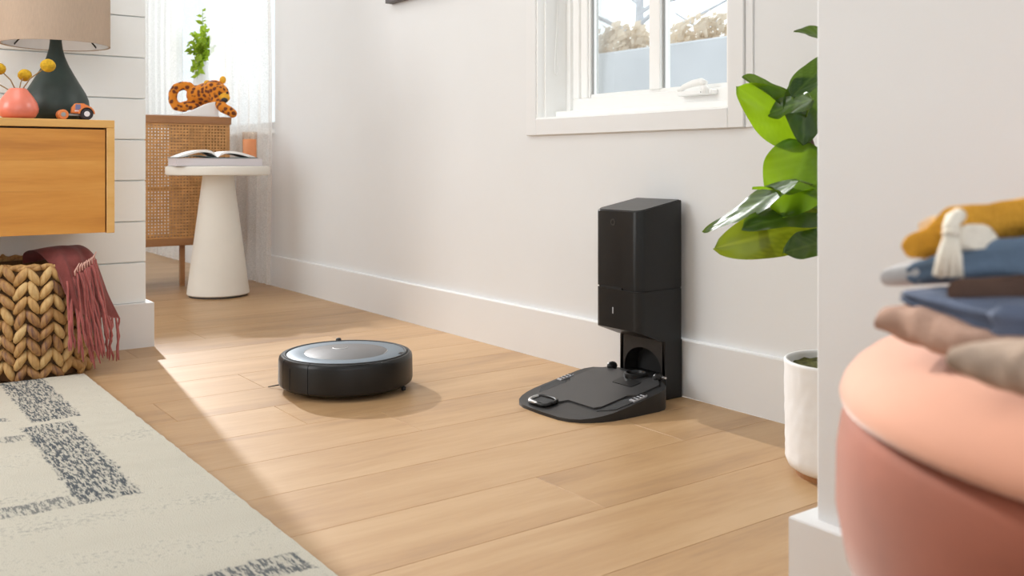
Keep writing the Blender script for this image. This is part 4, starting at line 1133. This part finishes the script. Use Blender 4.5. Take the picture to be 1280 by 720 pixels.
leaf(at(1006, 96, 1.685), at(1004, 182, 1.675), 0.092, TOC*1.0+RGT*0.2, M['leaf_dark'], 0.0, 0.15, 0.004, 5)
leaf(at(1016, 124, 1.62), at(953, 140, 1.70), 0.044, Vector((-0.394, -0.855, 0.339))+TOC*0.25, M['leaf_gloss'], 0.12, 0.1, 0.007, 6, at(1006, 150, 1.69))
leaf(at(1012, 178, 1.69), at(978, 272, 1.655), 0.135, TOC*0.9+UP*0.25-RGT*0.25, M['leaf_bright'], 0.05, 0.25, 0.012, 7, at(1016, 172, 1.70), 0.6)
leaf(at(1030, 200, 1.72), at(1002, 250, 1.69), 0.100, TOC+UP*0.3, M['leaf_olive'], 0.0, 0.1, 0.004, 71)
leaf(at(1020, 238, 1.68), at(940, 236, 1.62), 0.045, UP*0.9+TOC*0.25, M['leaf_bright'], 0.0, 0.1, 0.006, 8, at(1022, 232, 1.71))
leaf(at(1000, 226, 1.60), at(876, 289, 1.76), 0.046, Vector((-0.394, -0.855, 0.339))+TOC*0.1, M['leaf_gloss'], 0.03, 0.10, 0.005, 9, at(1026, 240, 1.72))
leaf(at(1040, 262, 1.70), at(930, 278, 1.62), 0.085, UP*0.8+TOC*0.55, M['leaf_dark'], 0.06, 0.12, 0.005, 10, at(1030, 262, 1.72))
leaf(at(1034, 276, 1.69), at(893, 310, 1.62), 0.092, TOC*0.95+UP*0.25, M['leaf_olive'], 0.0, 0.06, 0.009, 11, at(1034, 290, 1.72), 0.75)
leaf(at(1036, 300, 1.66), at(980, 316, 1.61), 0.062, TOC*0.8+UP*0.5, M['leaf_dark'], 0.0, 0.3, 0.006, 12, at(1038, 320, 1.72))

# ================================================================ OTTOMAN AND FOLDED CLOTHES (foreground)
OX, OY, OR = -0.18, 0.70, 0.25
t = thing('round_ottoman', 'round velvet ottoman, blush cushion top over terracotta body, in right foreground', 'ottoman', (OX, OY, 0))
obj('ottoman_body', lathe([(0, 0.03), (0.14, 0.03), (0.16, 0.06), (0.180, 0.15), (0.212, 0.25), (0.236, 0.29), (0.2500, 0.320), (0.2555, 0.350), (0.2550, 0.385), (0.252, 0.405), (0.246, 0.4160), (0, 0.4160)], 96), M['terracotta'], t, True)
obj('seat_cushion', lathe([(0, 0.4165), (0.246, 0.4165), (0.2520, 0.4182), (0.2530, 0.4230), (0.2505, 0.4300), (0.2445, 0.4380), (0.2350, 0.4455), (0.222, 0.4520), (0.205, 0.4575), (0.18, 0.4615), (0.1, 0.4640), (0, 0.4645)], 96), M['blush'], t, True)
obj('plinth', lathe([(0, 0), (0.14, 0), (0.14, 0.03), (0, 0.03)], 48), M['brown_wood'], t)

AWAY = Vector((0.30, 0.954, 0))   # the stack recedes this way behind its front folds
def fold(name, label, path, m, depth, seed, group='folded clothes on the ottoman', ex=2.4, layers=1, amp=0.0022, endr=0.55, ribs=0):
    """one folded garment: a soft slab whose front fold follows the path (point, half height); it reaches 'depth' back"""
    pts = [Vector(p) for p, h in path]; hs = [h for p, h in path]
    nU, nV = 44, 28
    def cr(a, s):
        x = s*(len(a)-1); i = min(int(x), len(a)-2); f = x-i
        g = lambda k: a[max(0, min(len(a)-1, k))]
        return 0.5*((2*g(i+0))+(g(i+1)-g(i-1))*f+(2*g(i-1)-5*g(i)+4*g(i+1)-g(i+2))*f*f+(3*g(i)-g(i-1)-3*g(i+1)+g(i+2))*f*f*f)
    base = pts[0].copy(); base.z -= hs[0]
    bm = bmesh.new(); rings = []
    for i in range(nU+1):
        u = i/nU
        c = cr(pts, u); h = cr(hs, u)
        e_ = min(1.0, u/0.07) ; k = math.sqrt(max(0.0, 1-(1-e_)**2)); k = endr+(1-endr)*k if u > 0 else endr*0.6
        e2 = min(1.0, (1-u)/0.05); k2 = math.sqrt(max(0.02, 1-(1-e2)**2)); k = k*k2
        ring = []
        for j in range(nV):
            a = 2*PI*j/nV; ca, sa = math.cos(a), math.sin(a)
            hh = h*k
            # stadium section: round front fold, flat back to the depth
            if j <= nV//2:
                b_ = PI/2+PI*j/(nV//2); ca, sz = math.cos(b_), math.sin(b_); bx = hh*(1+ca)
            else:
                f_ = (j-nV//2)/(nV-nV//2); tri = 1-abs(2*f_-1); ca = 0.0
                bx = hh+(depth-hh)*min(1.0, tri*1.25); sz = -1 if f_ < 0.4 else (1 if f_ > 0.6 else 0.0)
                sz *= 0.92 if bx > depth*0.9 else 1
            p = c + AWAY*(h*(1-k)*0.6+bx) + Vector((0, 0, hh*sz))
            if layers > 1 and ca < 0:
                p += AWAY*(0.004*(0.5+0.5*math.cos(layers*PI*sz*1.0))*(-ca))
            w = noise.noise(p*24+Vector((seed, 0, 0)))*amp + noise.noise(p*75+Vector((0, seed, 0)))*amp*0.4
            if ribs: w += 0.0007*math.sin(u*ribs)
            p += Vector((-AWAY.x*w, -AWAY.y*w, w*sz))
            ring.append(bm.verts.new(p-base))
        rings.append(ring)
    for a, b in zip(rings, rings[1:]):
        for j in range(nV): bm.faces.new((a[j], a[(j+1) % nV], b[(j+1) % nV], b[j]))
    bm.faces.new(rings[0]); bm.faces.new(rings[-1])
    o = obj(name, bm, m, None, True, base)
    return tag(o, label, 'clothing', group)
S = 0.52/FPX
fold('folded_shirt', 'taupe brown folded garment at the bottom of the clothes stack', [(at(1092, 404, 0.585), 0.0032), (at(1104, 401, 0.580), 0.0068), (at(1139, 410, 0.560), 0.0106), (at(1174, 428, 0.540), 0.0124), (at(1230, 446, 0.520), 0.0126), (at(1420, 480, 0.490), 0.0122)], M['taupe'], 0.13, 1.0, amp=0.0045)
fold('ribbed_sweater', 'beige ribbed folded knit nearest the front, lying on the ottoman cushion', [(at(1181, 447, 0.492), 0.0052), (at(1205, 453, 0.484), 0.0082), (at(1245, 463, 0.474), 0.0110), (at(1290, 465, 0.464), 0.0146), (at(1400, 470, 0.455), 0.0165)], M['beige_rib'], 0.06, 2.0, amp=0.002, endr=0.75, ribs=150)
fold('folded_jeans', 'denim blue folded garment between the brown roll and taupe garment', [(at(1121, 370, 0.575), 0.0044), (at(1146, 379, 0.562), 0.0062), (at(1189, 393, 0.545), 0.0078), (at(1231, 404, 0.530), 0.0106), (at(1262, 410, 0.520), 0.0110), (at(1450, 420, 0.510), 0.0114)], M['denim'], 0.15, 3.0, amp=0.002, layers=2, endr=0.75)
fold('rolled_trousers', 'dark brown rolled garment between the two blue garments', [(at(1184, 364, 0.553), 0.0062), (at(1205, 364, 0.553), 0.0077), (at(1240, 364, 0.556), 0.0077), (at(1290, 360, 0.565), 0.0078), (at(1450, 354, 0.575), 0.0085)], M['brown_cloth'], 0.05, 4.0, amp=0.0015, endr=0.8)
sw_ = fold('folded_sweatshirt', 'slate blue folded garment with a pale grey cuff under the mustard knit', [(at(1128, 343, 0.588), 0.0072), (at(1160, 337, 0.585), 0.0094), (at(1200, 330, 0.580), 0.0112), (at(1240, 324, 0.577), 0.0128), (at(1290, 322, 0.575), 0.0165), (at(1450, 312, 0.580), 0.0180)], M['slate'], 0.15, 5.0, amp=0.0035, layers=2, endr=0.85)
cf = fold('cuff', 'pale grey cuff', [(at(1099, 347, 0.600), 0.0055), (at(1115, 344, 0.596), 0.0072), (at(1140, 341, 0.588), 0.0074), (at(1150, 340, 0.588), 0.006)], M['grey_cuff'], 0.05, 5.5, amp=0.001, endr=0.7)
for key in ('category', 'group'): del cf[key]
cf.parent = sw_; cf.location = cf.location - sw_.location
fold('mustard_knit', 'mustard yellow knitted garment on top of the clothes stack', [(at(1121, 309, 0.600), 0.0062), (at(1145, 302, 0.598), 0.0081), (at(1164, 294, 0.597), 0.0095), (at(1176, 285, 0.597), 0.0132), (at(1222, 276, 0.597), 0.0116), (at(1280, 267, 0.600), 0.0106), (at(1450, 255, 0.620), 0.0110)], M['mustard'], 0.13, 6.0, amp=0.0065, endr=0.85)
# pale grey cuff at the end of the slate garment, cream collar pieces and tassel of the knit hat
fold('cream_scarf', 'cream scarf edge showing behind the mustard knit', [(at(1146, 283, 0.635), 0.004), (at(1158, 280, 0.635), 0.006), (at(1172, 282, 0.635), 0.006), (at(1185, 288, 0.635), 0.004)], M['cream'], 0.04, 7.0, amp=0.001)
fold('cream_ruffle', 'cream ruffle peeking out below the mustard knit, behind the tassel', [(at(1176, 306, 0.578), 0.004), (at(1190, 299, 0.575), 0.007), (at(1205, 297, 0.573), 0.007), (at(1217, 303, 0.575), 0.004)], M['cream'], 0.02, 8.0, amp=0.001)
t = thing('yarn_tassel', 'cream yarn tassel hanging over the slate blue garment', 'tassel', at(1184, 346, 0.562))
o0 = at(1184, 346, 0.562)
def TT(px, py, d): return at(px, py, d)-o0
obj('tassel_cord', tube([TT(1199, 269, 0.580), TT(1192, 274, 0.572), TT(1188, 284, 0.566), TT(1188, 292, 0.564)], [0.0045, 0.0048, 0.0046, 0.0040], 10), M['cream'], t, True)
obj('tassel_neck', tube([TT(1188, 290, 0.564), TT(1188, 295, 0.563)], [0.0045, 0.0045], 12), M['cream'], t, True)
rnd = random.Random(3)
for k in range(26):
    a = 2*PI*k/26*2.4; rr_ = math.sqrt(k/26)
    x0_, z0_ = TT(1188, 294, 0.563), TT(1184, 345, 0.562)
    du = RGT*(rr_*0.0045*math.cos(a))+FWD*(rr_*0.003*math.sin(a)); dv = RGT*(rr_*0.0090*math.cos(a))+FWD*(rr_*0.0055*math.sin(a))
    obj('yarn', tube([x0_+du*0.6, (x0_+z0_)/2+(du+dv)/2, z0_+dv+Vector((0, 0, rnd.uniform(-0.001, 0.001)))], [0.0016, 0.0017, 0.0015], 5), M['cream'], t, True)
